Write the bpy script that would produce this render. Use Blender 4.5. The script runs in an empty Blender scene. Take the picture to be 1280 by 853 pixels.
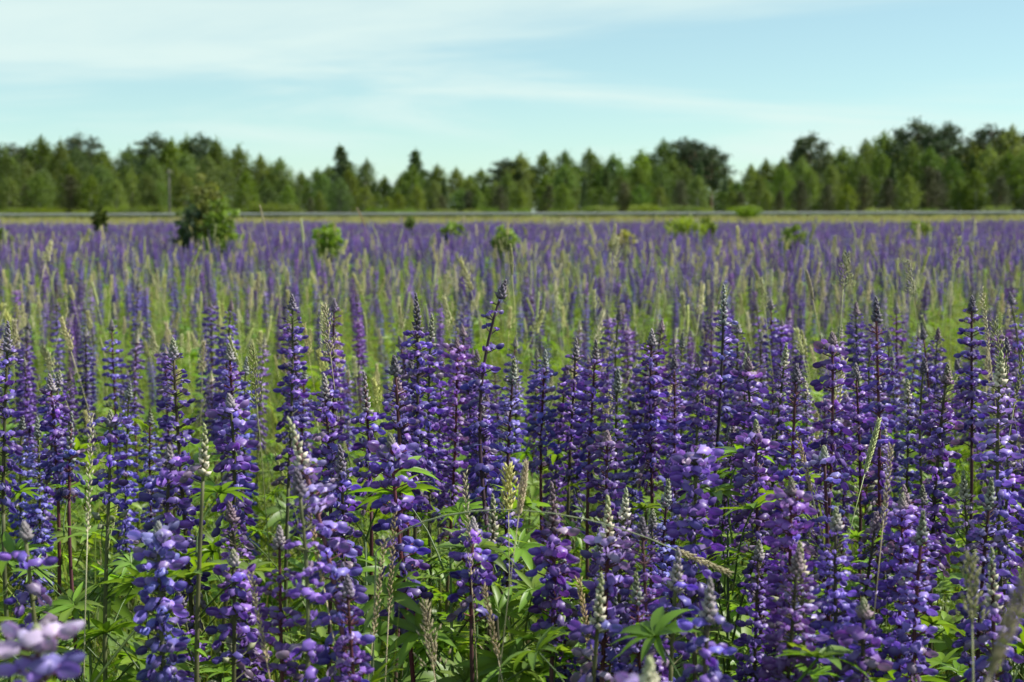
import bpy, math, random
import numpy as np
from mathutils import Vector, Matrix, Euler, noise

SC = bpy.context.scene
COL = SC.collection
R = math.radians

# ------------------------------------------------------------------ camera
CAM_H = 1.05
FPX = 1758.0                     # focal length in pixels of the 1280 wide photograph
PITCH = math.atan((426.5 - 266.0) / FPX)
cam_d = bpy.data.cameras.new('camera')
cam = bpy.data.objects.new('camera', cam_d)
COL.objects.link(cam)
cam.location = (0, 0, CAM_H)
cam.rotation_euler = (math.pi / 2 - PITCH, 0, 0)
cam_d.sensor_width = 36.0
cam_d.lens = 36.0 * FPX / 1280.0
cam_d.clip_start = 0.05
cam_d.clip_end = 3000
cam_d.dof.use_dof = True
cam_d.dof.focus_distance = 1.75
cam_d.dof.aperture_fstop = 9.0
SC.camera = cam

# ------------------------------------------------------------------ light
SUN_EL, SUN_AZ = R(48), R(82)          # azimuth clockwise from +Y (the view direction)
sun_dir = Vector((math.sin(SUN_AZ) * math.cos(SUN_EL), math.cos(SUN_AZ) * math.cos(SUN_EL), math.sin(SUN_EL)))
sl = bpy.data.lights.new('sun', 'SUN')
sl.energy = 5.0
sl.angle = R(0.5)
sl.color = (1.0, 0.955, 0.88)
sun = bpy.data.objects.new('sun', sl)
COL.objects.link(sun)
sun.rotation_euler = (-sun_dir).to_track_quat('-Z', 'Y').to_euler()
sun.location = sun_dir * 50

w = bpy.data.worlds.new('World')
SC.world = w
w.use_nodes = True
nt = w.node_tree
nt.nodes.clear()
N = nt.nodes.new
sky = N('ShaderNodeTexSky')
sky.sky_type = 'NISHITA'
sky.sun_disc = False
sky.sun_elevation = SUN_EL
sky.sun_rotation = SUN_AZ
sky.air_density = 0.8
sky.dust_density = 0.3
sky.ozone_density = 3.0
tint = N('ShaderNodeMix'); tint.data_type = 'RGBA'; tint.blend_type = 'MULTIPLY'
tint.inputs[0].default_value = 1.0
tint.inputs[7].default_value = (0.97, 1.16, 0.98, 1)
tc = N('ShaderNodeTexCoord')
sep = N('ShaderNodeSeparateXYZ')
nt.links.new(tc.outputs['Generated'], sep.inputs[0])
# thin cirrus on a high flat layer: direction / (height + small)
zz = N('ShaderNodeMath'); zz.operation = 'ADD'; zz.inputs[1].default_value = 0.10
zm = N('ShaderNodeMath'); zm.operation = 'MAXIMUM'; zm.inputs[1].default_value = 0.0
nt.links.new(sep.outputs['Z'], zm.inputs[0]); nt.links.new(zm.outputs[0], zz.inputs[0])
dx = N('ShaderNodeMath'); dx.operation = 'DIVIDE'
dy = N('ShaderNodeMath'); dy.operation = 'DIVIDE'
nt.links.new(sep.outputs['X'], dx.inputs[0]); nt.links.new(zz.outputs[0], dx.inputs[1])
nt.links.new(sep.outputs['Y'], dy.inputs[0]); nt.links.new(zz.outputs[0], dy.inputs[1])
cmb = N('ShaderNodeCombineXYZ')
nt.links.new(dx.outputs[0], cmb.inputs[0]); nt.links.new(dy.outputs[0], cmb.inputs[1])
mp = N('ShaderNodeMapping')
mp.inputs['Rotation'].default_value = (0, 0, R(20))
mp.inputs['Scale'].default_value = (0.35, 0.60, 1)
mp.inputs['Location'].default_value = (2.6, 0.9, 0)
nt.links.new(cmb.outputs[0], mp.inputs[0])
n1 = N('ShaderNodeTexNoise'); n1.inputs['Scale'].default_value = 1.0; n1.inputs['Detail'].default_value = 8
n1.inputs['Roughness'].default_value = 0.55; n1.inputs['Distortion'].default_value = 0.9
nt.links.new(mp.outputs[0], n1.inputs['Vector'])
cr = N('ShaderNodeMapRange'); cr.interpolation_type = 'SMOOTHSTEP'
cr.inputs[1].default_value = 0.40; cr.inputs[2].default_value = 0.70
cr.inputs[3].default_value = 0.25; cr.inputs[4].default_value = 0.88
nt.links.new(n1.outputs['Fac'], cr.inputs[0])
cl = N('ShaderNodeMix'); cl.data_type = 'RGBA'
cl.inputs[7].default_value = (5.7, 6.9, 6.6, 1)
nt.links.new(sky.outputs[0], tint.inputs[6])
nt.links.new(cr.outputs[0], cl.inputs[0]); nt.links.new(tint.outputs[2], cl.inputs[6])
bg = N('ShaderNodeBackground'); bg.inputs[1].default_value = 0.090
out = N('ShaderNodeOutputWorld')
nt.links.new(cl.outputs[2], bg.inputs[0]); nt.links.new(bg.outputs[0], out.inputs[0])

SC.view_settings.view_transform = 'Standard'
SC.view_settings.look = 'None'
SC.view_settings.exposure = 0.62
SC.view_settings.gamma = 1.0
SC.view_settings.use_curve_mapping = False
SC.cycles.max_bounces = 6
SC.cycles.diffuse_bounces = 3
SC.cycles.glossy_bounces = 2
SC.cycles.transmission_bounces = 4
SC.cycles.use_adaptive_sampling = True
SC.cycles.adaptive_threshold = 0.02


# ------------------------------------------------------------------ helpers
def at(px, py, d):
    """World point seen at photograph pixel (px, py), d metres away along the ground."""
    v = Vector(((px - 640.0) / FPX, (426.5 - py) / FPX, -1.0))
    v.rotate(cam.rotation_euler)
    return Vector((0, 0, CAM_H)) + v * (d / v.y)


def tag(o, label=None, cat=None, group=None, kind=None):
    if label: o['label'] = label
    if cat: o['category'] = cat
    if group: o['group'] = group
    if kind: o['kind'] = kind
    return o


class MB:
    """Collects vertices, faces and a colour for each vertex."""
    def __init__(s):
        s.v = []; s.f = []; s.c = []; s.n = 0

    def add(s, v, f, c):
        v = np.asarray(v, float)
        s.v.append(v)
        n = s.n
        s.f.extend([tuple(i + n for i in q) for q in f])
        c = np.asarray(c, float)
        s.c.append(np.tile(c, (len(v), 1)) if c.ndim == 1 else c)
        s.n += len(v)

    def mesh(s, name, mat, smooth=True):
        me = bpy.data.meshes.new(name)
        v = np.concatenate(s.v); c = np.concatenate(s.c)
        me.from_pydata(v.tolist(), [], s.f)
        a = me.color_attributes.new('tint', 'FLOAT_COLOR', 'POINT')
        a.data.foreach_set('color', np.hstack([c, np.ones((len(c), 1))]).astype(np.float32).ravel())
        if smooth:
            me.polygons.foreach_set('use_smooth', np.ones(len(me.polygons), bool))
        me.materials.append(mat)
        me.update()
        return me


def obj(name, me, parent=None, mtx=None):
    o = bpy.data.objects.new(name, me)
    COL.objects.link(o)
    if parent is not None: o.parent = parent
    if mtx is not None: o.matrix_basis = mtx
    return o


def empty(name, loc, rz=0.0, s=1.0):
    o = bpy.data.objects.new(name, None)
    COL.objects.link(o)
    o.empty_display_size = 0.1
    o.location = loc
    o.rotation_euler = (0, 0, rz)
    o.scale = (s, s, s)
    return o


def xf(v, M):
    v = np.asarray(v, float)
    m = np.array(M)
    return v @ m[:3, :3].T + m[:3, 3]


def tube(mb, pts, rad, col, sides=5, cap=True):
    pts = [Vector(p) for p in pts]
    n = len(pts)
    V = []; F = []; C = []
    col = np.asarray(col, float)
    for i, p in enumerate(pts):
        t = (pts[min(i + 1, n - 1)] - pts[max(i - 1, 0)]).normalized()
        a = t.cross(Vector((0.31, 0.95, 0.05))).normalized()
        b = t.cross(a)
        r = rad[i] if hasattr(rad, '__len__') else rad
        for k in range(sides):
            q = 2 * math.pi * k / sides
            V.append(p + a * (math.cos(q) * r) + b * (math.sin(q) * r))
            C.append(col if col.ndim == 1 else col[i])
    for i in range(n - 1):
        for k in range(sides):
            k2 = (k + 1) % sides
            F.append((i * sides + k, i * sides + k2, (i + 1) * sides + k2, (i + 1) * sides + k))
    if cap:
        F.append(tuple(range((n - 1) * sides, n * sides)))
    mb.add([tuple(v) for v in V], F, np.array(C))


def frame(origin, zdir, roll=0.0, s=1.0):
    """Matrix with local +X along zdir (named for outward direction), +Z as upright as possible."""
    x = Vector(zdir).normalized()
    up = Vector((0, 0, 1)) if abs(x.z) < 0.98 else Vector((0, 1, 0))
    y = up.cross(x).normalized()
    z = x.cross(y)
    m = Matrix(((x.x, y.x, z.x, 0), (x.y, y.y, z.y, 0), (x.z, y.z, z.z, 0), (0, 0, 0, 1)))
    return Matrix.Translation(origin) @ m @ Matrix.Rotation(roll, 4, 'X') @ Matrix.Scale(s, 4)


# ------------------------------------------------------------------ materials
def new_mat(name):
    m = bpy.data.materials.new(name)
    m.use_nodes = True
    m.node_tree.nodes.clear()
    return m, m.node_tree


def leafy(name, rough=0.5, trans=0.4, tcol=(1.0, 1.0, 1.0), vary=(0.06, 0.25, 0.35), spec=0.4, nscale=0.0, sheen=0.0, hue0=0.5):
    """Vertex-coloured thin tissue: reflects on one face and lets light through to the other."""
    m, t = new_mat(name)
    n = t.nodes.new
    at_ = n('ShaderNodeAttribute'); at_.attribute_name = 'tint'
    oi = n('ShaderNodeObjectInfo')
    hsv = n('ShaderNodeHueSaturation')
    r1 = n('ShaderNodeMapRange'); r1.inputs[3].default_value = hue0 - vary[0] / 2; r1.inputs[4].default_value = hue0 + vary[0] / 2
    wn = n('ShaderNodeTexWhiteNoise'); wn.noise_dimensions = '1D'
    t.links.new(oi.outputs['Random'], wn.inputs['W'])
    sp = n('ShaderNodeSeparateColor'); t.links.new(wn.outputs['Color'], sp.inputs[0])
    t.links.new(sp.outputs[0], r1.inputs[0]); t.links.new(r1.outputs[0], hsv.inputs['Hue'])
    r2 = n('ShaderNodeMapRange'); r2.inputs[3].default_value = 1 - vary[1]; r2.inputs[4].default_value = 1 + vary[1] * 0.35
    t.links.new(sp.outputs[1], r2.inputs[0]); t.links.new(r2.outputs[0], hsv.inputs['Saturation'])
    r3 = n('ShaderNodeMapRange'); r3.inputs[3].default_value = 1 - vary[2]; r3.inputs[4].default_value = 1 + vary[2]
    t.links.new(sp.outputs[2], r3.inputs[0])
    val = r3.outputs[0]
    if nscale:
        tx = n('ShaderNodeTexCoord')
        nz = n('ShaderNodeTexNoise'); nz.inputs['Scale'].default_value = nscale; nz.inputs['Detail'].default_value = 3
        t.links.new(tx.outputs['Object'], nz.inputs['Vector'])
        r4 = n('ShaderNodeMapRange'); r4.inputs[1].default_value = 0.3; r4.inputs[2].default_value = 0.7
        r4.inputs[3].default_value = 0.75; r4.inputs[4].default_value = 1.25
        t.links.new(nz.outputs['Fac'], r4.inputs[0])
        mu = n('ShaderNodeMath'); mu.operation = 'MULTIPLY'
        t.links.new(val, mu.inputs[0]); t.links.new(r4.outputs[0], mu.inputs[1])
        val = mu.outputs[0]
    t.links.new(val, hsv.inputs['Value'])
    t.links.new(at_.outputs['Color'], hsv.inputs['Color'])
    p = n('ShaderNodeBsdfPrincipled')
    p.inputs['Roughness'].default_value = rough
    p.inputs['Specular IOR Level'].default_value = spec
    if sheen:
        p.inputs['Sheen Weight'].default_value = sheen
        p.inputs['Sheen Roughness'].default_value = 0.4
    t.links.new(hsv.outputs[0], p.inputs['Base Color'])
    o = n('ShaderNodeOutputMaterial')
    if trans > 0:
        tr = n('ShaderNodeBsdfTranslucent')
        mx = n('ShaderNodeMix'); mx.data_type = 'RGBA'; mx.blend_type = 'MULTIPLY'; mx.inputs[0].default_value = 1
        mx.inputs[7].default_value = (*tcol, 1)
        t.links.new(hsv.outputs[0], mx.inputs[6]); t.links.new(mx.outputs[2], tr.inputs[0])
        ms = n('ShaderNodeMixShader'); ms.inputs[0].default_value = trans
        t.links.new(p.outputs[0], ms.inputs[1]); t.links.new(tr.outputs[0], ms.inputs[2])
        t.links.new(ms.outputs[0], o.inputs[0])
    else:
        t.links.new(p.outputs[0], o.inputs[0])
    return m


M_PETAL = leafy('lupine_petal', 0.42, 0.28, (1.25, 0.85, 1.3), (0.05, 0.08, 0.34), 0.45, sheen=0.12, hue0=0.502)
M_STEM = leafy('lupine_stem', 0.6, 0.0, vary=(0.03, 0.2, 0.3), spec=0.25, nscale=30)
M_LEAF = leafy('lupine_leaf', 0.42, 0.45, (1.55, 1.5, 0.6), (0.03, 0.12, 0.3), 0.45)
M_GRASS = leafy('grass_blade', 0.5, 0.4, (1.3, 1.3, 0.6), (0.05, 0.35, 0.35), 0.35)
M_STRAW = leafy('grass_seed_head', 0.75, 0.25, (1.1, 1.05, 0.8), (0.03, 0.3, 0.25), 0.15)
M_TREE = leafy('tree_leaf', 0.5, 0.36, (1.35, 1.35, 0.5), (0.035, 0.2, 0.25), 0.2)
M_NEEDLE = leafy('conifer_needle', 0.6, 0.15, (1.1, 1.2, 0.7), (0.03, 0.2, 0.2), 0.2)
M_BARK = leafy('bark', 0.85, 0.0, vary=(0.02, 0.2, 0.3), spec=0.15, nscale=6)


def ground_mat(name, cols, scale, rough=0.95, bump=0.4):
    m, t = new_mat(name)
    n = t.nodes.new
    tx = n('ShaderNodeTexCoord')
    a = n('ShaderNodeTexNoise'); a.inputs['Scale'].default_value = scale; a.inputs['Detail'].default_value = 9; a.inputs['Roughness'].default_value = 0.65
    t.links.new(tx.outputs['Object'], a.inputs['Vector'])
    ramp = n('ShaderNodeValToRGB')
    e = ramp.color_ramp.elements
    e[0].position, e[0].color = 0.30, (*cols[0], 1)
    e[1].position, e[1].color = 0.72, (*cols[-1], 1)
    for i, c in enumerate(cols[1:-1]):
        q = e.new(0.30 + 0.42 * (i + 1) / (len(cols) - 1)); q.color = (*c, 1)
    t.links.new(a.outputs['Fac'], ramp.inputs[0])
    b = n('ShaderNodeTexNoise'); b.inputs['Scale'].default_value = scale * 37; b.inputs['Detail'].default_value = 4
    t.links.new(tx.outputs['Object'], b.inputs['Vector'])
    mx = n('ShaderNodeMix'); mx.data_type = 'RGBA'; mx.blend_type = 'OVERLAY'; mx.inputs[0].default_value = 0.6
    t.links.new(ramp.outputs[0], mx.inputs[6]); t.links.new(b.outputs['Fac'], mx.inputs[7])
    p = n('ShaderNodeBsdfPrincipled'); p.inputs['Roughness'].default_value = rough
    p.inputs['Specular IOR Level'].default_value = 0.15
    t.links.new(mx.outputs[2], p.inputs['Base Color'])
    bm = n('ShaderNodeBump'); bm.inputs['Strength'].default_value = bump; bm.inputs['Distance'].default_value = 0.05
    t.links.new(b.outputs['Fac'], bm.inputs['Height']); t.links.new(bm.outputs[0], p.inputs['Normal'])
    o = n('ShaderNodeOutputMaterial'); t.links.new(p.outputs[0], o.inputs[0])
    return m


M_GROUND = ground_mat('meadow_soil', [(0.06, 0.09, 0.018), (0.10, 0.13, 0.025), (0.14, 0.125, 0.045)], 0.35)
M_ASPHALT = ground_mat('asphalt', [(0.045, 0.045, 0.047), (0.06, 0.06, 0.06)], 0.8)
M_RAIL = ground_mat('galvanised_steel', [(0.28, 0.285, 0.28), (0.36, 0.365, 0.36)], 0.9, 0.5, 0.05)

# ------------------------------------------------------------------ ground, road
ROAD_Y = 152.0


def ground_z(x, y):
    """Gentle relief of the field; a low road bank far behind, a little higher on the right."""
    z = 0.03 * noise.noise(Vector((x * 0.15, y * 0.15, 3.1)))
    bank = 0.32 + 0.0022 * x
    t = min(1.0, max(0.0, (y - 118.0) / 28.0))
    return z * (1 - t) + bank * t * t * (3 - 2 * t)


def sheet(xs, ys, zf):
    V = [(x, y, zf(x, y)) for y in ys for x in xs]
    nx = len(xs)
    F = [(j * nx + i, j * nx + i + 1, (j + 1) * nx + i + 1, (j + 1) * nx + i) for j in range(len(ys) - 1) for i in range(nx - 1)]
    return V, F


xs = [-1500, -700, -350] + list(np.arange(-200, -29, 10)) + list(np.arange(-28, 29, 2.0)) + list(np.arange(30, 201, 10)) + [350, 700, 1500]
ys = [-400, -150, -60, -30, -15] + list(np.arange(-8, 60, 2.0)) + list(np.arange(60, 260, 6.0)) + [300, 400, 700, 1500, 2600]
me = bpy.data.meshes.new('ground')
me.from_pydata(*[q if i != 1 else [] for i, q in enumerate((sheet(xs, ys, ground_z)[0], 0, sheet(xs, ys, ground_z)[1]))])
me.polygons.foreach_set('use_smooth', np.ones(len(me.polygons), bool))
me.materials.append(M_GROUND)
tag(obj('ground', me), kind='structure')

me = bpy.data.meshes.new('road')
rx = list(np.arange(-200, 201, 10.0))
V, F = sheet(rx, [ROAD_Y + 1.0, ROAD_Y + 4.5, ROAD_Y + 8.0], lambda x, y: 0.32 + 0.0022 * x + 0.05)
me.from_pydata(V, [], F); me.materials.append(M_ASPHALT)
tag(obj('road', me), kind='structure')

# ------------------------------------------------------------------ lupine pieces
def floret_shape(opening, seed, lod=0):
    """Pea flower: two cupped wing petals like an ajar shell (+X outward), broad banner swept back. Metres."""
    rg = random.Random(seed)
    L = 0.0122 * (0.75 + 0.25 * opening)
    gape = rg.uniform(0.0006, 0.0022) * opening
    bulge = rg.uniform(0.0034, 0.0044) * (0.65 + 0.35 * opening)
    hgt = rg.uniform(0.0078, 0.0098) * (0.7 + 0.3 * opening)
    curl = rg.uniform(-0.001, 0.004)
    V, T, F = [], [], []
    ns = (0.0, 0.22, 0.5, 0.78, 1.0) if lod == 0 else (0.0, 0.5, 1.0)
    nt_ = (0.0, 0.5, 1.0)
    up = lambda s: math.sin(math.pi * (0.10 + 0.84 * s ** 0.9)) ** 0.7       # outline of the petal
    for side in (-1, 1):
        b = len(V)
        tw = rg.uniform(-0.0008, 0.0008)
        for s in ns:
            h = hgt * up(s)
            for t in nt_:
                z = h * (0.5 - t) + curl * s * s - 0.0035 * s + tw
                y = side * (gape * (1 - t) * min(1, s * 3) + bulge * math.sin(math.pi * (0.12 + 0.80 * t)) * math.sin(math.pi * (0.12 + 0.80 * s)))
                V.append((s * L, y, z))
                T.append((0.50 if t == 0 else (0.20 if t < 0.9 else 0.04)) + 0.10 * s - (0.15 if s == 0 else 0) + rg.uniform(0, 0.08))
        k = len(nt_)
        for i in range(len(ns) - 1):
            for j in range(k - 1):
                q = b + i * k + j
                f = (q, q + 1, q + k + 1, q + k)
                F.append(f if side > 0 else f[::-1])
    if opening > 0.25:
        b = len(V)
        bh = 0.0108 * (0.55 + 0.45 * opening)
        back = -0.007 * opening
        rows = ((0.0015, 0.0022, 0.0030), (bh * 0.58, 0.0056, 0.0036 + back * 0.30), (bh * 0.98, 0.0038, 0.0010 + back))
        for j, (h, wy, xx) in enumerate(rows):
            for sy in (-1, 0, 1):
                V.append((xx - (abs(sy) * 0.0062 * opening), sy * wy * rg.uniform(0.8, 1.15), h + (0.0014 if sy == 0 else 0) + rg.uniform(-.0006, .0006)))
                T.append(0.90 if (sy == 0 and j == 1) else (0.60 if sy == 0 else (0.50 if j == 1 else 0.30)))
        for j in range(2):
            for i in range(2):
                q = b + j * 3 + i
                F.append((q, q + 1, q + 4, q + 3))
    return np.array(V), F, np.clip(np.array(T), 0, 1)


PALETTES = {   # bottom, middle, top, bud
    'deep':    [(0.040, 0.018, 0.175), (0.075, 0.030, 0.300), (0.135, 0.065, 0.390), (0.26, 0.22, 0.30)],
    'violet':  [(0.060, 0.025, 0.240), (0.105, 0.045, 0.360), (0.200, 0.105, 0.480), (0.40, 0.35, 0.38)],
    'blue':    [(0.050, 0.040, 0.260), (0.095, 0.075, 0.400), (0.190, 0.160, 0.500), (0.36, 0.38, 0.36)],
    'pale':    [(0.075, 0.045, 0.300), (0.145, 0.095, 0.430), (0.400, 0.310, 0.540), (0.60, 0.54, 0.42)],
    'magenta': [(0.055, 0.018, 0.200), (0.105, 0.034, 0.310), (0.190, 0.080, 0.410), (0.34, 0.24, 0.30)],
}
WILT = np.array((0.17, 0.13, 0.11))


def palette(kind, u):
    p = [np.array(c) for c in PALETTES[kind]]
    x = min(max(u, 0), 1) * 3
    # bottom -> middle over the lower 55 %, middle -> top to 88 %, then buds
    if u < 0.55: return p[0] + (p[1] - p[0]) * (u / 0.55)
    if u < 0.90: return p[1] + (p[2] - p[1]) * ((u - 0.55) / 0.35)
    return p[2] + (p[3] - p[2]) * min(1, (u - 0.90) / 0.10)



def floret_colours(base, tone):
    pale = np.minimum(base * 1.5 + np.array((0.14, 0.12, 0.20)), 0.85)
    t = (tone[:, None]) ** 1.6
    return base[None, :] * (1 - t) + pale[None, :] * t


SHAPES = {}
def shape(op, seed, lod):
    k = (round(op, 2), seed % 3, lod)
    if k not in SHAPES: SHAPES[k] = floret_shape(op, seed % 3, lod)
    return SHAPES[k]


OCTA_V = np.array([(1, 0, 0), (-0.6, 0, 0), (0.1, 0.5, 0), (0.1, -0.5, 0), (0.1, 0, 0.5), (0.1, 0, -0.5)])
OCTA_F = [(0, 2, 4), (0, 4, 3), (0, 3, 5), (0, 5, 2), (1, 4, 2), (1, 3, 4), (1, 5, 3), (1, 2, 5)]


class Spec:
    """One flowering stem: its curve, its whorls, its leaves."""
    def __init__(s, seed, H, SL, kind, spacing=0.019, rad=0.0140, per=6, fullness=1.0, lean=(0, 0), wave=0.012,
                 fsize=0.90, nleaf=7, pods=0.0, bud=0.020, blunt=False, stemcol=None):
        s.rg = random.Random(seed)
        s.seed = seed; s.H = H; s.SL = SL; s.kind = kind; s.spacing = spacing; s.rad = rad; s.per = per
        s.full = fullness; s.lean = lean; s.wave = wave; s.fsize = fsize; s.nleaf = nleaf; s.pods = pods
        s.bud = bud; s.blunt = blunt
        s.ph = s.rg.uniform(0, 6.28); s.ph2 = s.rg.uniform(0, 6.28)
        s.stemcol = stemcol or s.rg.choice([(0.075, 0.028, 0.035), (0.06, 0.05, 0.03), (0.09, 0.03, 0.035), (0.085, 0.09, 0.035)])

    def P(s, z):
        t = z / s.H
        k = max(0.0, t - 0.25)
        return Vector((s.lean[0] * t * t + s.wave * k * math.sin(t * 6.0 + s.ph), s.lean[1] * t * t + s.wave * k * math.cos(t * 5.0 + s.ph2), z))

    def T(s, z):
        return (s.P(z + 0.005) - s.P(z - 0.005)).normalized()

    def stem_mesh(s, mb, z0=0.0, z1=None, sides=5, step=0.04):
        z1 = z1 or s.H - s.SL
        n = max(3, int((z1 - z0) / step))
        zs = [z0 + (z1 - z0) * i / n for i in range(n + 1)]
        up = np.array(s.stemcol); lo = np.array((0.085, 0.13, 0.03))
        col = np.array([lo + (up - lo) * min(1, max(0, (z / s.H - 0.25) / 0.4)) for z in zs])
        rad = [0.0040 - 0.0024 * (z / s.H) ** 1.5 for z in zs]
        tube(mb, [s.P(z) for z in zs], rad, col, sides)

    def florets(s):
        """(matrix, opening, u, shape seed, wilt) of each floret; list of pedicels; list of pods."""
        rg = random.Random(s.seed + 77)
        z0, z1 = s.H - s.SL, s.H - s.bud
        out, ped, pods = [], [], []
        z = z0
        a0 = rg.uniform(0, 6.28)
        while z < z1:
            u = (z - z0) / max(0.01, (s.H - z0))
            grow = 1.0 if (u < 0.72 or s.blunt) else max(0.42, 1 - (u - 0.72) / 0.28 * 0.62)
            op = 1.0 if u < 0.70 or s.blunt else (0.6 if u < 0.84 else 0.2)
            a0 += 0.55 + rg.uniform(-.2, .2)
            c, t = s.P(z), s.T(z)
            n = s.per + (1 if rg.random() < 0.7 else 0)
            podded = u < s.pods
            for k in range(n):
                if rg.random() > s.full * (0.93 if u > 0.1 else 0.75): continue
                a = a0 + 2 * math.pi * k / n + rg.uniform(-.22, .22)
                el = (0.15 if u < 0.35 else 0.40 + 0.7 * max(0, u - 0.5)) + rg.uniform(-.40, .40)
                if u < 0.15: el -= 0.25
                d = Vector((math.cos(a) * math.cos(el), math.sin(a) * math.cos(el), math.sin(el)))
                r = s.rad * grow * rg.uniform(0.85, 1.2)
                root = c + t * rg.uniform(-0.005, 0.005)
                tipp = root + Vector((math.cos(a), math.sin(a), 0.45)) * r
                ped.append((root, tipp, u))
                if podded and rg.random() < 0.8:
                    pods.append((frame(tipp, d + Vector((0, 0, rg.uniform(0.3, 0.9))), rg.uniform(-1, 1)), rg.uniform(0.8, 1.3)))
                    continue
                out.append((frame(tipp, d, rg.uniform(-.6, .6), s.fsize * grow * rg.uniform(0.82, 1.15)), op, u, rg.randrange(3), rg.random() < 0.05 + 0.25 * (u < 0.10)))
            z += s.spacing * (1.0 if u < 0.6 else 1.0 - 0.45 * (u - 0.6) / 0.4) * rg.uniform(0.88, 1.12)
        return out, ped, pods

    def rachis_mesh(s, mb, sides=5):
        s.stem_mesh(mb, s.H - s.SL - 0.002, s.H - 0.012, sides, 0.03)
        _, ped, _ = s.florets()
        for a, b, u in ped:
            tube(mb, [a, b], 0.0009, np.array(s.stemcol) * 1.5, 3, False)

    def pods_mesh(s, mb):
        _, _, pods = s.florets()
        for M, sc in pods:
            v = OCTA_V * np.array((0.012, 0.0065, 0.0085)) * sc + np.array((0.006, 0, 0))
            mb.add(xf(v, M), OCTA_F, np.array((0.20, 0.21, 0.13)) * random.Random(sc).uniform(0.7, 1.3))
        return len(pods)

    def bud_mesh(s, mb):
        rg = random.Random(s.seed + 5)
        c0 = np.array(PALETTES[s.kind][3])
        grn = np.array((0.24, 0.27, 0.13)) if s.kind == 'pale' or rg.random() < 0.35 else c0 * 0.8
        n = 26
        for i in range(n):
            t = i / (n - 1)
            z = s.H - s.bud * 1.05 + s.bud * 1.1 * t
            p = s.P(min(z, s.H + 0.01))
            a = i * 2.4
            rr = 0.0044 * (1 - t) ** 0.8 * (0.5 if s.blunt else 1) + 0.0008
            el = 0.5 + 0.9 * t
            d = Vector((math.cos(a) * math.cos(el), math.sin(a) * math.cos(el), math.sin(el)))
            M = frame(p + Vector((math.cos(a), math.sin(a), 0)) * rr * 0.7, d, 0)
            sc = 0.0070 * (1 - 0.5 * t) * rg.uniform(0.85, 1.15)
            g = min(1, max(0, t * 1.2 - 0.1 + rg.uniform(-.2, .2)))
            mb.add(xf(OCTA_V * sc, M), OCTA_F, (c0 * (1 - g) + grn * g) * (1.0 if s.kind == 'pale' else 0.62) * rg.uniform(0.75, 1.2))

    def flowers_mesh(s, mb, lod=0):
        fl, _, _ = s.florets()
        rg = random.Random(s.seed + 9)
        for M, op, u, sd, wilt in fl:
            V, F, T = shape(op, sd, lod)
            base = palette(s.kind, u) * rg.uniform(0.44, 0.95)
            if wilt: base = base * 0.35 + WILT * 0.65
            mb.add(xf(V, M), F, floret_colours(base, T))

    def leaf_places(s):
        rg = random.Random(s.seed + 3)
        out = []
        for i in range(s.nleaf):
            z = (s.H - s.SL) * (0.34 + 0.64 * (i + rg.random() * 0.7) / max(1, s.nleaf))
            a = i * 2.4 + rg.uniform(-.5, .5)
            k = rg.uniform(0.75, 1.1) * (1.0 - 0.35 * i / max(1, s.nleaf))
            out.append((Matrix.Translation(s.P(z)) @ Matrix.Rotation(a, 4, 'Z') @ Matrix.Scale(k, 4), rg.randrange(6)))
        return out


def leaflet(mb, M, L, W, droop, col, rg, segs=5):
    """Lanceolate, folded along its midrib, drooping; +X outward."""
    V, C = [], []
    fold = rg.uniform(0.2, 0.5)
    for i in range(segs + 1):
        t = i / segs
        wv = W * (math.sin(math.pi * min(1, (0.06 + 0.94 * t)) ** 0.8)) ** 0.8 if t < 1 else 0.0003
        x = L * t * (1 - 0.15 * droop * t); z = L * (0.22 * t - droop * t * t)
        for sy in (-1, 0, 1):
            V.append((x, sy * wv, z + (fold * wv if sy else 0)))
            C.append(np.array(col) * (1.35 if sy == 0 else 1.0) * (1.0 + 0.15 * t))
    F = []
    for i in range(segs):
        for k in range(2):
            a = i * 3 + k
            F.append((a, a + 1, a + 4, a + 3))
    mb.add(xf(V, M), F, np.array(C))


def palmate_leaf(seed, petiole=0.12, L=0.072, segs=5, n=None, split=False):
    rg = random.Random(seed)
    mb = MB(); pieces = []
    n = n or rg.randint(9, 12)
    el = rg.uniform(0.6, 1.1)
    pts = []
    for i in range(5):
        t = i / 4
        pts.append((petiole * t * math.cos(el) * (1 + 0.25 * t), 0.01 * math.sin(t * 3 + seed), petiole * math.sin(el) * (t - 0.18 * t * t)))
    tube(mb, pts, [0.0016, 0.0014, 0.0013, 0.0012, 0.0012], (0.10, 0.17, 0.04), 4, False)
    tip = Vector(pts[-1])
    tilt = Matrix.Rotation(rg.uniform(-0.1, 0.7), 4, 'Y') @ Matrix.Rotation(rg.uniform(-.35, .35), 4, 'X')
    base = np.array((0.125, 0.215, 0.020)) * rg.uniform(0.72, 1.2)
    for i in range(n):
        a = math.pi * (-0.92 + 1.84 * i / (n - 1)) + rg.uniform(-.08, .08)
        l = L * (0.72 + 0.28 * math.cos(a * 0.5)) * rg.uniform(0.88, 1.1)
        M = Matrix.Translation(tip) @ tilt @ Matrix.Rotation(a, 4, 'Z') @ Matrix.Rotation(rg.uniform(-.3, .3), 4, 'X') @ Matrix.Rotation(rg.uniform(-.3, .05), 4, 'Y')
        one = MB()
        leaflet(one, M, l, l * rg.uniform(0.095, 0.135), rg.uniform(0.1, 0.55), base * rg.uniform(0.85, 1.18), rg, segs)
        pieces.append(one)
    if split: return mb, pieces
    for one in pieces: mb.add(one.v[0], one.f, one.c[0])
    return mb


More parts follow.
